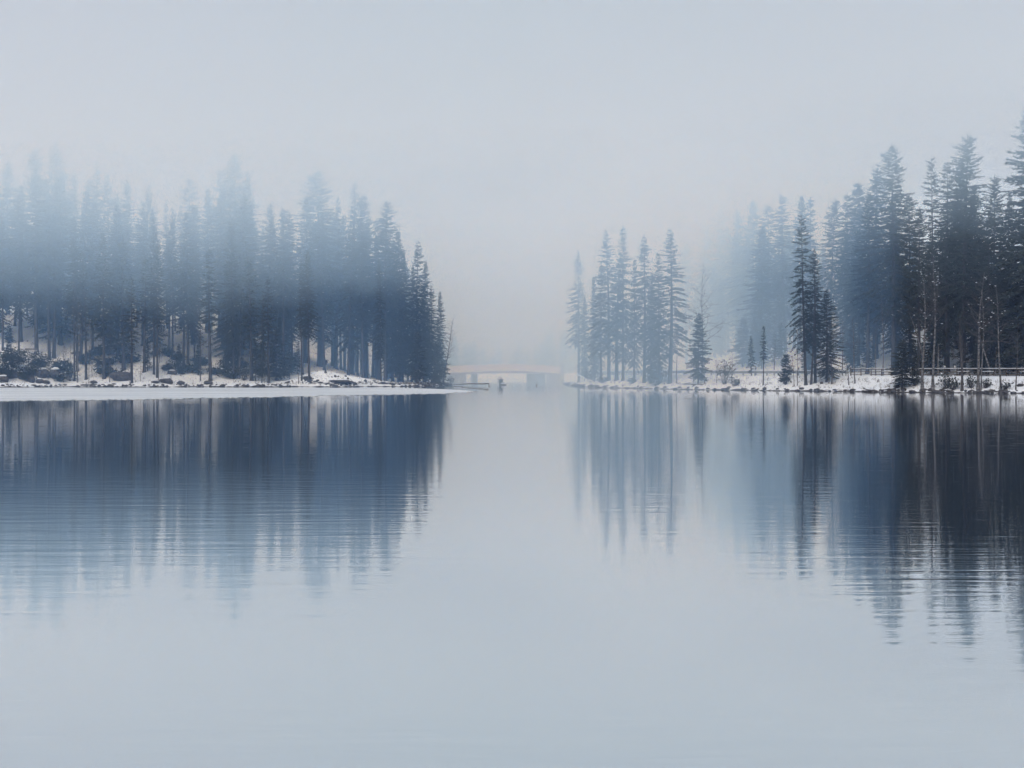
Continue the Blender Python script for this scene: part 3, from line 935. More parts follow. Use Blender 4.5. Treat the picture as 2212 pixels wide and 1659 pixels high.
# (foot x, foot y, tip y, lean, options, label): those on the lake side of the road, then those behind the fence, then the left shore
BARE = [
    (2001, 846, 600, 0.03, dict(fork=0.42, snowy=0.10, r0=0.17, n_br=22, twin=True), 'forked snow-flecked birch right of the black bushy spruce'),
    (2024, 847, 560, 0.02, dict(fork=0.5, snowy=0.10, r0=0.17, n_br=26), 'tall snow-flecked birch, second from the black bushy spruce'),
    (2087.5, 848, 690, -0.02, dict(fork=0.35, pale=False, r0=0.16, n_br=14), 'short dark bare tree on the right bank between two birch groups'),
    (2122, 847, 590, 0.04, dict(fork=0.4, snowy=0.07, r0=0.18, n_br=24, spread=0.6), 'thicker birch with spreading twigs near the right frame edge'),
    (2129, 846, 640, 0.03, dict(fork=0.5, snowy=0.05, r0=0.09, n_br=14), 'thin birch stem growing against the thicker one'),
    (2172, 846, 620, -0.06, dict(fork=0.45, snowy=0.07, r0=0.12, n_br=18), 'pale crooked birch nearest the right frame edge'),
    (2204, 846, 700, 0.05, dict(fork=0.4, pale=False, r0=0.07, n_br=12), 'thin leafless sapling between the crooked birch and frame edge'),
    (1855, 832, 690, -0.05, dict(fork=0.4, r0=0.08, n_br=14), 'slim leaning birch on the bank below the delineator post'),
    (1842, 836, 770, -0.12, dict(fork=0.4, pale=False, r0=0.06, n_br=10), 'short leaning dark stem on the snowbank'),
    (1798, 832, 700, 0.0, dict(fork=0.5, r0=0.08, n_br=14), 'slim birch under the broad low spruce'),
    (1805, 833, 775, -0.04, dict(fork=0.3, pale=False, r0=0.09, n_br=14), 'dark twisted bare stump tree on the snowbank'),
    (1760, 834, 600, 0.07, dict(fork=0.35, pale=False, r0=0.15, n_br=24, spread=0.6), 'leafless tree with spreading twigs against the lone dark spruce'),
    (1723, 838, 770, -0.05, dict(fork=0.4, pale=False, r0=0.04, n_br=8), 'thin dark wand on the bank left of the lone spruce'),
    (1730, 838, 745, 0.02, dict(fork=0.5, pale=False, r0=0.04, n_br=8), 'second thin wand on the bank left of the lone spruce'),
    (1588, 832, 760, 0.0, dict(fork=0.3, pale=False, r0=0.05, n_br=10), 'thin bare stem beside the umbrella-shaped bush'),
    (1530, 834, 775, -0.2, dict(fork=0.4, pale=False, r0=0.06, n_br=8), 'short slanting stem right of the small cone-shaped spruce'),
    (1523, 826, 573, 0.02, dict(fork=0.3, r0=0.10, n_br=26, spread=0.55), 'faint thin birch rising behind the small cone-shaped spruce'),
    (1468, 832, 700, 0.0, dict(fork=0.5, pale=False, r0=0.06, n_br=10), 'thin dark stem among the spruce clump'),
    (1555, 832, 780, 0.03, dict(fork=0.3, pale=False, r0=0.04, n_br=8), 'thin bare shoot between the small spruce and the umbrella bush'),
    (519, 822, 690, 0.03, dict(fork=0.55, r0=0.10, n_br=12), 'white birch stem on the left shore snow'),
    (435, 827, 640, -0.02, dict(fork=0.4, pale=False, r0=0.09, n_br=16), 'crooked leafless stem on the flat left shore'),
    (344, 826, 700, 0.04, dict(fork=0.4, pale=False, r0=0.05, n_br=10), 'bent sapling beside the twin trunks on the left shore'),
    (168, 830, 640, 0.02, dict(fork=0.4, r0=0.10, n_br=14), 'pale stem at the waterline right of the boulder heap'),
    (238, 830, 700, 0.0, dict(fork=0.4, pale=False, r0=0.05, n_br=12), 'thin stem in front of the fallen trunk'),
    (193, 832, 690, 0.01, dict(fork=0.45, pale=False, r0=0.05, n_br=12), 'thin waterline stem left of the big dark boulder'),
    (648, 832, 760, 0.02, dict(fork=0.35, pale=False, r0=0.05, n_br=12), 'small leafless sapling left of the white mound'),
    (962, 832.8, 690, 0.17, dict(fork=0.28, pale=False, r0=0.14, n_br=30, spread=0.42), 'bare tree leaning right over the water at the peninsula tip'),
]
for i, (px, py, tip, lean, opt, lab) in enumerate(BARE):
    px, py = src(px, py)
    D = land_at(px, py, 165, 310) or 200.0
    x = xw(px, D)
    h = height_for(px, tip / 1.0045, D, ground(x, D))
    plant_bare(bare_tree(100 + i, h, lean=lean, **opt), x, D, lab, name='birch_tree' if opt.get('pale', True) else 'bare_tree')
# thin leafless saplings scattered over the left slope
SAP = [bare_tree(140 + i, 3.2, fork=0.2, pale=False, r0=0.035, n_br=10, spread=0.7, lean=0.05 * (i - 1)) for i in range(3)]
made = 0
rs = np.random.default_rng(21)
while made < 40:
    px, py = rs.uniform(130, 640), rs.uniform(768, 832)
    D = land_at(px, py, 236, 300)
    if D is None:
        continue
    x = xw(px, D)
    t = plant_bare(SAP[made % 3], x, D, 'thin leafless sapling on the left snow slope ' + ('below the bench and fallen trunk' if px < 270 else 'between the fallen trunk and white birch' if px < 515 else 'between the white birch and white mound'), 'leafless saplings on the left snow slope', name='bare_sapling', rotz=float(rs.uniform(0, 6.28)))
    k_ = float(rs.uniform(0.45, 1.25))
    t.scale = (k_, k_, k_)
    made += 1
# stems behind the fence
for i, (px, tip, ex, lean, r0, lab) in enumerate([(2036, 745, 12.6, 0.0, 0.14, 'broken pale birch trunk directly behind the fence'), (2150, 715, 12.8, -0.30, 0.13, 'pale trunk leaning left behind the fence'), (2160, 760, 13.0, 0.05, 0.07, 'thin stem right of the leaning trunk behind the fence'),
                                                  (1828, 690, 13.0, 0.0, 0.08, 'slim pale birch behind the guard rail, right of the low spruce'), (1916, 640, 13.4, 0.0, 0.09, 'thin pale trunk left of the tall bare-trunked spruce'), (1900, 690, 13.4, 0.0, 0.08, 'thinner pale trunk, second left of the bare-trunked spruce'),
                                                  (1680, 730, 13.0, 0.02, 0.07, 'slim stem behind the guard rail left of the lone spruce')]):
    px, tip = src(px, tip)
    D = road_d(px, ex)
    x = xw(px, D)
    plant_bare(bare_tree(160 + i, height_for(px, tip, D, ground(x, D)), lean=lean, r0=r0, fork=0.5, n_br=12), x, D, lab)

# ------------------------------------------------------------------ shrubs
def shrub(seed, w, h, leaves=500, twigs=60, leaf_mat=None, leafsize=0.16):
    rg = np.random.default_rng(seed)
    st = Build()
    tips = []
    for _ in range(twigs):
        a = rg.uniform(0, 6.28)
        rr = math.sqrt(rg.uniform(0, 1)) * 0.5
        end = np.array([math.cos(a) * rr * w, math.sin(a) * rr * w, h * rg.uniform(0.45, 1.0) * (1 - 0.5 * rr)])
        p0 = np.array([math.cos(a) * 0.1 * w * rg.random(), math.sin(a) * 0.1 * w * rg.random(), -0.1])
        mid = (p0 + end) / 2 + rg.normal(0, 0.07 * w, 3)
        st.tube([p0, mid, end], [0.022, 0.014, 0.005], 3, cap=False)
        for _ in range(2):
            e2 = mid + (end - mid) * rg.uniform(0.2, 0.8) + rg.normal(0, 0.16 * w, 3) * np.array([1, 1, 0.6])
            st.tube([mid, e2], [0.012, 0.004], 3, cap=False)
            tips.append(e2)
        tips.append(end)
    stems = st.mesh('shrub_stems', [M_TWIG])
    fol = None
    if leaves:
        tips = np.array(tips)
        P = tips[rg.integers(len(tips), size=leaves)] + rg.normal(0, 0.09 * w, (leaves, 3)) * np.array([1, 1, 0.7])
        P[:, 2] = np.maximum(P[:, 2], 0.02)
        D = rg.normal(size=(leaves, 3))
        D /= np.linalg.norm(D, axis=1, keepdims=True)
        v, f = needle_quads(P, D, rg.uniform(0.7, 1.5, leaves) * leafsize * 1.6, rg.uniform(0.7, 1.3, leaves) * leafsize, rg)
        top = P[:, 2] > h * 0.55
        mi = np.where(top & (rg.random(leaves) < 0.05), 1, 0)
        fol = mesh_from('shrub_leaves', v, f, [leaf_mat or M_LEAFDARK, M_SNOW], mi)
    return stems, fol


SHRUBS = [(1572, 834, 66, 46, 220, 'umbrella-shaped leafy bush on the right bank'), (1425, 836, 44, 46, 900, 'dark round bush at the foot of the spruce clump'), (1595, 838, 22, 26, 60, 'low twiggy bush beside the umbrella-shaped bush'), (1372, 832, 12, 18, 160, 'small tuft on the beach left of the round bush'),
          (1283, 829, 34, 30, 400, 'hazy bush at the foot of the pale spruces by the bridge'), (1308, 831, 18, 20, 150, 'small hazy tuft beside the white driftwood'), (1706, 835, 30, 22, 200, 'snow-laden bush under the guard rail'), (1985, 838, 24, 26, 160, 'snowy bush between the young spruce and forked birch'),
          (2052, 842, 34, 36, 160, 'twiggy bush between the tall birch and short dark tree'), (2068, 846, 22, 30, 120, 'low snow-laden bush at the water left of the short dark tree'), (2108, 843, 26, 26, 120, 'twiggy bush left of the thicker birch'), (2140, 844, 22, 24, 90, 'twiggy bush right of the thicker birch'), (2182, 845, 16, 20, 80, 'small bush at the foot of the crooked birch'),
          (28, 806, 58, 56, 2600, 'evergreen bush above the boulder heap at the left edge'), (82, 814, 50, 48, 2200, 'evergreen bush in the middle of the boulder heap'), (134, 814, 38, 40, 1400, 'reddish bush at the right end of the boulder heap'), (8, 826, 44, 40, 1600, 'dark evergreen bush at the water by the left edge'), (60, 828, 40, 38, 1500, 'dark evergreen bush at the water below the boulders'),
          (150, 826, 30, 34, 300, 'thorny bush at the waterline right of the boulder heap'), (370, 806, 26, 24, 300, 'dark bush on the flat snow uphill of the shore rocks'), (394, 812, 26, 20, 260, 'low bush at the foot of the thick trunk'), (490, 815, 40, 30, 700, 'dark bush left of the white birch stem'), (530, 825, 40, 42, 600, 'dense waterline bush right of the white birch stem'),
          (600, 826, 44, 48, 900, 'big waterline bush left of the snow gap'), (630, 806, 40, 34, 700, 'overhanging bush above the snow gap'), (702, 796, 22, 16, 200, 'snowy bush on top of the white mound'), (728, 798, 26, 18, 240, 'wider snowy bush on top of the white mound'), (905, 832, 44, 30, 700, 'dark brush under the end of the left forest'), (945, 833, 34, 34, 600, 'dark brush at the foot of the leaning bare tree'), (978, 834, 22, 14, 120, 'low snowy bush right of the leaning bare tree')]
for i, (px, py, hp, wp, leaves, lab) in enumerate(SHRUBS):
    px, py = src(px, py)
    D = land_at(px, py, 165, 310) or 200.0
    x = xw(px, D)
    me = shrub(300 + i, wp / FPX * D, hp / FPX * D, leaves, 36)
    t = link('shrub', None, label=lab, cat='shrub', loc=(x, D, ground(x, D)))
    link('stems', me[0], t)
    link('foliage', me[1], t)

LOW = [shrub(360 + i, 1.7, 1.5, 620, 30) for i in range(3)]
made = 0
rs = np.random.default_rng(33)
while made < 30:
    px, py = rs.uniform(120, 660), rs.uniform(765, 828)
    D = land_at(px, py, 238, 300)
    if D is None:
        continue
    x = xw(px, D)
    t = link('shrub', None, label='low dark shrub on the left snow slope ' + ('around the fallen trunk' if px < 290 else 'between the big boulder and white birch' if px < 515 else 'between the white birch and white mound'), cat='shrub', group='low shrubs on the left snow slope', loc=(x, D, ground(x, D)), rotz=float(rs.uniform(0, 6.28)))
    k_ = float(rs.uniform(0.6, 1.5))
    t.scale = (k_ * 1.2, k_ * 1.2, k_ * 0.8)
    link('stems', LOW[made % 3][0], t)
    link('foliage', LOW[made % 3][1], t)
    made += 1

# ------------------------------------------------------------------ rocks with snow caps
def rock(px, py, wp, hp, label, seed, cap=True, group=None, deep=0.8):
    rg = np.random.default_rng(seed)
    px, py = src(px, py)
    D = land_at(px, py, 165, 310) or 240.0
    x = xw(px, D)
    w, h = wp / FPX * D / 2, hp / FPX * D / 2
    t = link('boulder', None, label=label, cat='boulder', group=group, loc=(x, D + w * 0.3, ground(x, D) + h * 0.7))
    v, f = ball(rg, (w, w * deep, h), 0.32, 3)
    link('stone', mesh_from('stone', v, f, [M_ROCK]), t)
    if cap:
        v, f = ball(rg, (w * 0.72, w * deep * 0.75, h * 0.26), 0.22, 3)
        link('snow_cap', mesh_from('snow_cap', [(a, b, c + h * 0.92) for a, b, c in v], f, [M_SNOW], smooth=True), t)
    return t


for i, (px, py, w, h, cap, lab) in enumerate([
        (264, 827, 48, 25, False, 'large dark rounded boulder at the foot of the fallen trunk'), (24, 822, 30, 24, True, 'snow-capped boulder in the heap near the left edge'), (48, 824, 24, 20, True, 'snow-capped boulder below the evergreen bush'), (66, 816, 20, 18, True, 'upper snow-capped boulder in the middle of the heap'), (92, 820, 26, 24, True, 'broad snow-capped boulder in the right half of the heap'),
        (85, 832, 16, 12, True, 'small snow-topped stone at the water below the heap'), (101, 833, 15, 10, True, 'second small snow-topped stone at the water'), (118, 822, 24, 26, True, 'tall boulder at the right end of the heap'), (113, 812, 14, 12, True, 'small white-topped stone on the back of the heap'), (132, 820, 13, 11, True, 'white-topped stone in the gap right of the heap'),
        (68, 831, 14, 20, False, 'upright dark stone at the water below the heap'), (6, 830, 22, 18, True, 'boulder at the water touching the left edge'), (203, 833, 16, 8, False, 'flat dark stone at the waterline before the fallen trunk'), (361, 832, 28, 14, True, 'wide shore rock with snow at the middle of the left bank'), (337, 832, 18, 7, True, 'flat snowy stone left of the wide shore rock'), (391, 834, 16, 8, False, 'brownish stone right of the wide shore rock'),
        (451, 834, 20, 9, False, 'dark rounded stone at the foot of the waterline trunk'), (490, 816, 12, 8, True, 'small stone on the snow left of the birch'), (373, 813, 20, 11, True, 'snow-dusted stone on the slope above the shore rock'), (738, 832, 50, 9, True, 'long dark overhanging rock at the waterline under the mound'), (667, 826, 20, 10, True, 'stone around the foot of the straight trunk by the mound'),
        (706, 811, 5, 7, False, 'small dark rock poking from the white mound, leftmost'), (727, 819, 6, 6, False, 'small dark rock in the middle of the white mound'), (720, 820.5, 4, 3, False, 'tiny dark rock left of the middle one on the mound'), (734, 819.5, 4, 4, False, 'tiny dark rock right of the middle one on the mound'), (750, 818, 5, 4, False, 'small dark rock high on the right of the white mound'), (755, 823, 5, 4, False, 'small dark rock low on the right of the white mound'),
        (1783, 834, 8, 6, False, 'small dark stone on the snowbank right of the lone spruce'), (1698, 829, 6, 6, False, 'small dark stone under the guard rail, left one'), (1711, 827, 7, 9, False, 'small dark stone under the guard rail, right one'), (1740, 846.5, 10, 6, False, 'stone at the waterline below the lone spruce'), (2134, 853, 9, 5, True, 'white-topped stone in the water near the right edge'), (2146, 853.5, 12, 5, True, 'second white-topped stone in the water near the right edge'), (2162, 853.5, 8, 4, True, 'third white-topped stone in the water near the right edge'),
        (2215, 840, 14, 8, True, 'snow-dusted rock on the bank at the right edge'), (2060, 851, 14, 6, True, 'snowy stone at the waterline before the short dark tree')]):
    rock(px, py, w, h, lab, 500 + i, cap)

# stones and roots along the waterlines: too small to pick apart
rg = np.random.default_rng(77)
for poly, side, lab, (t0, t1), dens in ((LEFT_SHORE, 1, 'dark little stones and roots along the left waterline', (2, 14), 3.2), (RIGHT_SHORE, -1, 'dark little stones and roots along the right waterline', (2, 16), 2.4)):
    sb = Build()
    for (x0, y0), (x1, y1) in zip(poly[t0:t1], poly[t0 + 1:t1 + 1]):
        L = math.hypot(x1 - x0, y1 - y0)
        rightness = 1.0 if side > 0 else (2.2 if x0 > 44 else 0.45)
        for _ in range(int(L * dens * rightness)):
            u = rg.random()
            off = rg.normal(0.35, 0.35) * side
            nxv, nyv = -(y1 - y0) / L, (x1 - x0) / L
            x, y = x0 + (x1 - x0) * u + nxv * off, y0 + (y1 - y0) * u + nyv * off
            s = rg.uniform(0.10, 0.34)
            v, f = ball(rg, (s * rg.uniform(0.8, 1.8), s, s * rg.uniform(0.5, 0.9)), 0.3, 1)
            z = max(0.0, ground(x, y)) + 0.02
            sb.add([(a + x, b + y, c + z) for a, b, c in v], f, 0)
    link('shore_stones', sb.mesh('shore_stones', [M_ROCK]), kind='stuff', label=lab)

# dry grass and twigs poking through the snow
tw = Build()
P, D, L, W = [], [], [], []
for side_px, n_ in (((-120, 980), 1900), ((1230, 2300), 420)):
    for _ in range(n_):
        px = rg.uniform(*side_px)
        py = rg.uniform(812, 834) if side_px[0] > 0 else rg.uniform(735, 833)
        if side_px[0] > 0:
            py += (px - 1230) / 1000 * 12
        Dd = land_at(px, py, 165, 300)
        if Dd is None:
            continue
        x, z = xw(px, Dd), 0
        z = ground(x, Dd)
        if z < 0.25:
            continue
        for _ in range(int(rg.integers(3, 9))):
            d = np.array([rg.normal(0, 0.5), rg.normal(0, 0.3), 1.0])
            P.append((x + rg.normal(0, 0.12), Dd + rg.normal(0, 0.12), z - 0.03)); D.append(d / np.linalg.norm(d)); L.append(rg.uniform(0.15, 0.55)); W.append(rg.uniform(0.02, 0.05))
v, f = needle_quads(np.array(P), np.array(D), np.array(L), np.array(W), rg)
link('dry_grass', mesh_from('dry_grass', v, f, [M_GRASS, M_TWIG], rg.integers(0, 2, len(f))), kind='stuff', label='dry grass and twigs poking through the bank snow')

# ------------------------------------------------------------------ fallen wood
def log_between(name, a, b, r, label, d0=None, mats=(M_BARK,), wob=0.04, snow=True):
    D0 = land_at(*src(*a), 165, 310) or 250
    D1 = land_at(*src(*b), 165, 310) or 250
    pa, pb = np.array(at(*src(*a), D0)), np.array(at(*src(*b), D1))
    rg = np.random.default_rng(int(a[0]))
    t = link(name, None, label=label, cat='log', loc=tuple(pa))
    d = pb - pa
    n_ = 8
    pts = [d * u + rg.normal(0, wob, 3) * (1 if 0 < u < 1 else 0) + np.array([0, 0, r * 0.6]) for u in np.linspace(0, 1, n_)]
    bld = Build()
    bld.tube(pts, [r * (1 - 0.45 * i / (n_ - 1)) for i in range(n_)], 9)
    for i in range(5):
        q = pts[1 + i]
        e = q + rg.normal(0, 1, 3) * np.array([0.8, 0.5, 0.5]) * r * 4 + np.array([0, 0, r * 2])
        bld.tube([q, (q + e) / 2 + rg.normal(0, 0.05, 3), e], [r * 0.28, r * 0.2, 0.01], 4)
    link('trunk', bld.mesh('log_trunk', list(mats), smooth=True), t)
    if snow:
        sb = Build()
        sb.tube([q + np.array([0, 0, r * 0.62]) for q in pts[1:-1]], [r * 0.5 * (1 - 0.3 * i / n_) for i in range(n_ - 2)], 6)
        link('snow', sb.mesh('log_snow', [M_SNOW], smooth=True), t)
    return t


log_between('fallen_trunk', (256, 812), (186, 768), 0.30, 'thick dark fallen trunk slanting down the left slope to a boulder', snow=False)
log_between('driftwood', (1293, 833), (1248, 812), 0.14, 'whitened fallen branch leaning among the pale spruces by the bridge', mats=(M_SNOW,))
log_between('driftwood', (1247, 838.5), (1268, 835), 0.10, 'dark driftwood branch lying at the water near the bridge')
log_between('driftwood', (1525, 837), (1470, 833.5), 0.12, 'snow-covered driftwood arching along the beach by the small spruce')
log_between('driftwood', (1895, 850), (1872, 843), 0.08, 'curved branch dipping into the water below the fence')
log_between('driftwood', (1850, 848), (1790, 847), 0.07, 'thin dark pole lying along the waterline of the snowbank')
log_between('driftwood', (1060, 833), (972, 834), 0.10, 'long thin log lying in the shallows off the peninsula tip')
log_between('driftwood', (1660, 835), (1678, 834), 0.05, 'short branch on the snow right of the spindly sapling')

# the little bush on a root stock in the channel
D = 276.0
x, _, _ = at(1081, 832, D)
t = link('water_shrub', None, label='small dark bush on a snowy root standing in the channel water', cat='shrub', loc=(x, D, 0.0))
me = shrub(901, 0.85, 1.7, 170, 30)
link('stems', me[0], t)
link('foliage', me[1], t)
rb = Build()
rgx = np.random.default_rng(5)
v, f = ball(rgx, (0.75, 0.4, 0.22), 0.3, 2)
rb.add([(a + 0.45, b, c + 0.05) for a, b, c in v], f)
rb.tube([(-0.3, 0, 0.05), (0.2, 0, 0.25), (0.9, 0, 0.15)], [0.12, 0.14, 0.06], 6)
r_ = link('root_stock', rb.mesh('root_stock', [M_WOOD]), t)
v, f = ball(rgx, (0.5, 0.3, 0.16), 0.2, 2)
link('snow', mesh_from('root_snow', [(a + 0.5, b, c + 0.33) for a, b, c in v], f, [M_SNOW], smooth=True), r_)
for px, lab in ((1056, 'tiny stake in the water at the end of the sunken log'), (1158.5, 'tiny stake in the open water below the bridge pier')):
    D = 262.0
    x = xw(px, D)
    b_ = Build()
    b_.tube([(0, 0, -0.4), (0.03, 0, 0.18), (0.05, 0.01, 0.36)], [0.09, 0.085, 0.07], 7)
    b_.tube([(0.05, 0.01, 0.34), (0.06, 0.01, 0.44)], [0.09, 0.03], 6, mat=1)
    link('wooden_stake', b_.mesh('wooden_stake', [M_WOOD, M_SNOW]), label=lab, cat='stake', loc=(x, D, 0))

# ------------------------------------------------------------------ bench on the slope
px0, py0 = src(52, 768)
D = land_at(px0 + 14, py0, 236, 300) or 256
x = xw(px0 + 15.5, D)
t = link('park_bench', None, label='dark wooden bench with snow on its seat on the left slope', cat='bench', loc=(x, D, ground(x, D)))
Wb = 2.3
for sx in (-0.85, 0.85):
    b_ = Build(); b_.box((sx, 0.0, 0.18), (0.12, 0.48, 0.56)); link('leg', b_.mesh('bench_leg', [M_WOOD]), t)
for k_, yy in enumerate((-0.18, 0.0, 0.18)):
    b_ = Build(); b_.box((0, yy, 0.49), (Wb, 0.15, 0.06)); link('seat_slat', b_.mesh('bench_slat', [M_WOOD]), t)
for zz in (0.72, 0.90):
    b_ = Build(); b_.box((0, 0.30, zz), (Wb, 0.05, 0.15)); link('back_slat', b_.mesh('bench_back_slat', [M_WOOD]), t)
for sx in (-0.85, 0.85):
    b_ = Build(); b_.box((sx, 0.345, 0.68), (0.08, 0.04, 0.6)); link('back_post', b_.mesh('bench_post', [M_WOOD]), t)
b_ = Build(); b_.box((0, -0.02, 0.55), (Wb * 0.97, 0.44, 0.05), taper=0.95); link('seat_snow', b_.mesh('bench_snow', [M_SNOW]), t)

# ------------------------------------------------------------------ road, fence and guard rail on the right bank
def offset_line(d, px_list):
    out_ = []
    for px in px_list:
        DD = road_d(px, d)
        out_.append((xw(px, DD), DD))
    return np.array(out_)


def smooth_line(p, k=400):
    s = np.concatenate([[0], np.cumsum(np.hypot(*np.diff(p, axis=0).T))])
    q = np.linspace(0, s[-1], k)
    xx, yy = np.interp(q, s, p[:, 0]), np.interp(q, s, p[:, 1])
    ker = np.hanning(41); ker /= ker.sum()
    pad = lambda a: np.concatenate([np.linspace(a[0] - (a[20] - a[0]), a[0], 20, endpoint=False), a, np.linspace(a[-1], a[-1] + (a[-1] - a[-21]), 21)[1:]])
    return np.stack([np.convolve(pad(xx), ker, 'valid'), np.convolve(pad(yy), ker, 'valid')], 1)


PXS = list(range(1255, 2420, 8))
inner = smooth_line(offset_line(7.6, PXS))
outer = smooth_line(offset_line(12.4, PXS))
hz = np.maximum(lookup(inner[:, 0], inner[:, 1]), lookup(outer[:, 0], outer[:, 1])) + 0.05
rv = [(a, b, z) for (a, b), z in zip(inner, hz)] + [(a, b, z) for (a, b), z in zip(outer, hz)]
kk = len(inner)
M_ROAD = material('packed_snow_road', (0.42, 0.43, 0.45), 0.7, color2=(0.62, 0.64, 0.67), scale=0.5, spec=0.2)
link('road', mesh_from('road', rv, [(i, i + 1, kk + i + 1, kk + i) for i in range(kk - 1)], [M_ROAD]), kind='structure', label='snow packed lakeside road behind the fence')

line = smooth_line(offset_line(6.9, PXS), 900)
seg = np.concatenate([[0], np.cumsum(np.hypot(*np.diff(line, axis=0).T))])


def on_line(s):
    return float(np.interp(s, seg, line[:, 0])), float(np.interp(s, seg, line[:, 1]))


def line_at_px(px):
    cols = CX + line[:, 0] / line[:, 1] * FPX
    return float(np.interp(px, cols, seg))


def zsm(s):
    return float(np.mean([ground(*on_line(s + o)) for o in (-3, 0, 3)]))


s_split, s_a, s_b = line_at_px(1838), line_at_px(1268), line_at_px(2400)
# wooden two-rail fence
fx, fy = on_line(s_split)
fence = link('roadside_fence', None, label='dark wooden roadside fence with snow on its rails on the right bank', cat='fence', loc=(fx, fy, 0))
b_ = Build(); b_.tube([(0, 0, -0.55), (0, 0, 0.94)], [0.075, 0.065], 7); post_me = b_.mesh('fence_post', [M_WOOD])
posts = np.arange(s_split, s_b, 1.55)
tops = [zsm(s) for s in posts]
for s, z in zip(posts, tops):
    x, y = on_line(s)
    link('post', post_me, fence, loc=(x - fx, y - fy, z))
rg = np.random.default_rng(8)
for i in range(len(posts) - 1):
    x0, y0 = on_line(posts[i]); x1, y1 = on_line(posts[i + 1])
    for hh, th in ((0.86, 0.065), (0.50, 0.06), (0.20, 0.055)):
        b_ = Build()
        b_.tube([(x0 - fx, y0 - fy - 0.085, tops[i] + hh + rg.normal(0, 0.012)), (x1 - fx, y1 - fy - 0.085, tops[i + 1] + hh + rg.normal(0, 0.012))], [th, th], 6)
        rail = link('rail', b_.mesh('fence_rail', [M_WOOD], smooth=True), fence)
        if hh > 0.8 or (hh > 0.4 and rg.random() < 0.25):
            b_ = Build()
            b_.tube([(x0 - fx, y0 - fy - 0.085, tops[i] + hh + th + 0.015), (x1 - fx, y1 - fy - 0.085, tops[i + 1] + hh + th + 0.015)], [0.042, 0.042], 5)
            link('snow', b_.mesh('rail_snow', [M_SNOW], smooth=True), rail)
# steel guard rail further along
gx0, gy0 = on_line(s_a)
guard = link('guard_rail', None, label='pale steel guard rail running from the bridge to the wooden fence', cat='guard rail', loc=(gx0, gy0, 0))
b_ = Build(); b_.box((0, 0, 0.16), (0.12, 0.16, 1.24)); gpost = b_.mesh('guard_post', [M_STEEL])
gs = np.arange(s_a, s_split - 0.4, 2.0)
gz = [zsm(s) for s in gs]
for s, z in zip(gs, gz):
    x, y = on_line(s)
    link('post', gpost, guard, loc=(x - gx0, y - gy0, z), rotz=0.7)
for i in range(len(gs) - 1):
    x0, y0 = on_line(gs[i]); x1, y1 = on_line(gs[i + 1])
    dx, dy = x1 - x0, y1 - y0
    ln = math.hypot(dx, dy)
    nxv, nyv = dy / ln, -dx / ln
    if nyv > 0:
        nxv, nyv = -nxv, -nyv
    b_ = Build()
    prof = [(0.10, 0.30), (0.17, 0.38), (0.10, 0.46), (0.17, 0.54), (0.10, 0.62)]
    vs_ = []
    for (xx, yy, z) in ((x0, y0, gz[i]), (x1, y1, gz[i + 1])):
        for o_, h_ in prof:
            vs_.append((xx - gx0 + nxv * o_, yy - gy0 + nyv * o_, z + h_))
        for o_, h_ in reversed(prof):
            vs_.append((xx - gx0 + nxv * (o_ - 0.02), yy - gy0 + nyv * (o_ - 0.02), z + h_))
    b_.add(vs_, [(k_, (k_ + 1) % 10, 10 + (k_ + 1) % 10, 10 + k_) for k_ in range(10)])
    rail = link('beam', b_.mesh('guard_beam', [M_STEEL]), guard)
    b_ = Build()
    b_.tube([(x0 - gx0 + nxv * 0.09, y0 - gy0 + nyv * 0.09, gz[i] + 0.68), (x1 - gx0 + nxv * 0.09, y1 - gy0 + nyv * 0.09, gz[i + 1] + 0.68)], [0.08, 0.08], 6)
    link('snow', b_.mesh('beam_snow', [M_SNOW], smooth=True), rail)
# roadside delineator posts
for px, ex, lab in ((2050, 7.5, 'white-topped delineator post behind the wooden fence'), (1846, 7.5, 'white-topped delineator post where fence and guard rail meet'), (1733, 7.6, 'white-topped delineator post left of the lone dark spruce'), (1640, 7.6, 'white-topped delineator post behind the spindly sapling'), (1631, 11.9, 'far white-topped delineator post across the road by the sapling'), (2072, 11.9, 'grey delineator post across the road by the short dark tree')):
    px /= 1.0045
    DD = road_d(px, ex)
    x = xw(px, DD)
    t = link('delineator_post', None, label=lab, cat='road marker', loc=(x, DD, ground(x, DD)), rotz=0.6)
    b_ = Build(); b_.box((0, 0, 0.35), (0.13, 0.10, 1.1), taper=0.9); link('shaft', b_.mesh('delineator_shaft', [M_STEEL]), t)
    b_ = Build(); b_.box((0, 0, 0.985), (0.14, 0.11, 0.17)); link('band', b_.mesh('delineator_band', [M_BLACK]), t)
    b_ = Build(); b_.box((0, 0, 1.18), (0.17, 0.14, 0.22), taper=0.6); link('cap', b_.mesh('delineator_cap', [M_WHITE]), t)

# ------------------------------------------------------------------ bridge
DB = 326.0
k_ = DB / FPX
bx = lambda px: (px / 1.0045 - CX) * k_
bz = lambda py: EYE + (HOR - py / 1.0045) * k_
bridge = link('arched_bridge', None, label='low reddish bridge with gently arched parapet spanning the foggy channel', cat='bridge', loc=(0, DB, 0))
xs_b = np.linspace(bx(968), bx(1214), 30)
top_b = lambda x: np.interp(x, [bx(968), bx(1000), bx(1075), bx(1130), bx(1175), bx(1214)], [bz(797.5), bz(794.5), bz(791.5), bz(791.6), bz(793.5), bz(796)])
bot_b = lambda x: np.interp(x, [bx(968), bx(1000), bx(1060), bx(1100), bx(1140), bx(1180), bx(1214)], [bz(811), bz(809.5), bz(806.8), bz(806), bz(807), bz(809.5), bz(812)])


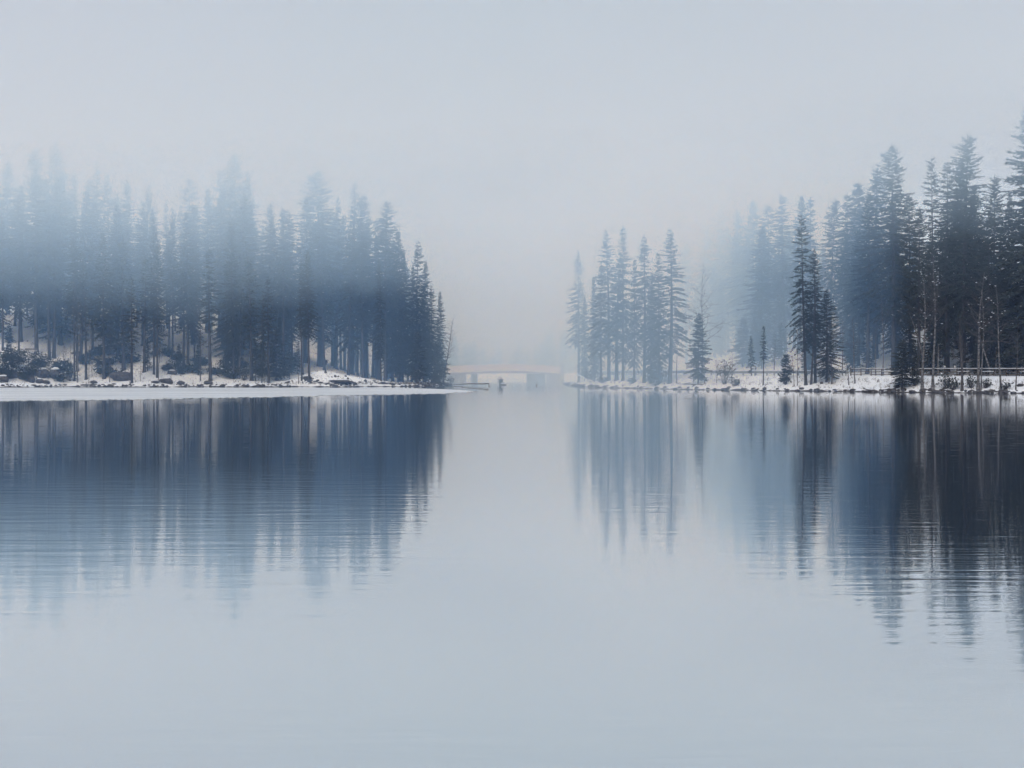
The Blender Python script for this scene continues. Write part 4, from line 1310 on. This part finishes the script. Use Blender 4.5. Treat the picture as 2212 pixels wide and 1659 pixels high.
def arched(z_lo, z_hi, y0, y1):
    b_ = Build()
    vs_ = []
    for x in xs_b:
        a, b = float(z_lo(x)), float(z_hi(x))
        vs_ += [(x, y0, a), (x, y0, b), (x, y1, b), (x, y1, a)]
    fs_ = []
    for i in range(len(xs_b) - 1):
        o = 4 * i
        for q in range(4):
            fs_.append((o + q, o + (q + 1) % 4, o + 4 + (q + 1) % 4, o + 4 + q))
    fs_.append((3, 2, 1, 0)); e = 4 * (len(xs_b) - 1); fs_.append((e, e + 1, e + 2, e + 3))
    b_.add(vs_, fs_)
    return b_


link('parapet', arched(bot_b, top_b, -2.6, -2.3).mesh('parapet', [M_PINK]), bridge)
link('parapet', arched(bot_b, top_b, 2.3, 2.6).mesh('parapet_back', [M_PINK]), bridge)
link('deck', arched(lambda x: bot_b(x) - 0.28, lambda x: bot_b(x) + 0.14, -2.75, 2.75).mesh('deck', [M_CONC]), bridge)
link('snow', arched(lambda x: bot_b(x) + 0.145, lambda x: bot_b(x) + 0.25, -2.85, -2.605).mesh('deck_ledge_snow', [M_SNOW]), bridge)
link('snow', arched(lambda x: top_b(x) + 0.004, lambda x: top_b(x) + 0.12, -2.66, -2.24).mesh('parapet_snow', [M_SNOW]), bridge)
pier = lambda a, b, y0, y1, mat, nm: None
for (a, b, mat) in ((1143, 1183, M_CONCD), (1023, 1036, M_CONCD)):
    b_ = Build(); xa, xb = bx(a), bx(b)
    b_.box(((xa + xb) / 2, 0, 0.45), (xb - xa, 4.6, 3.1)); link('pier', b_.mesh('bridge_pier', [mat]), bridge)
for (a, b) in ((955, 1012), (1186, 1222)):
    b_ = Build(); xa, xb = bx(a), bx(b)
    b_.box(((xa + xb) / 2, 0.0, 0.4), (xb - xa, 5.4, 3.2), taper=0.94); link('abutment', b_.mesh('bridge_abutment', [M_CONC]), bridge)
b_ = Build(); b_.box((bx(1219.5), -2.4, 2.2), (0.75, 0.8, 4.4)); pil = link('end_pillar', b_.mesh('end_pillar', [M_CONC]), bridge)
b_ = Build(); b_.box((bx(1219.5), -2.4, 4.50), (0.85, 0.9, 0.18), taper=0.7); link('snow', b_.mesh('pillar_snow', [M_SNOW]), pil)
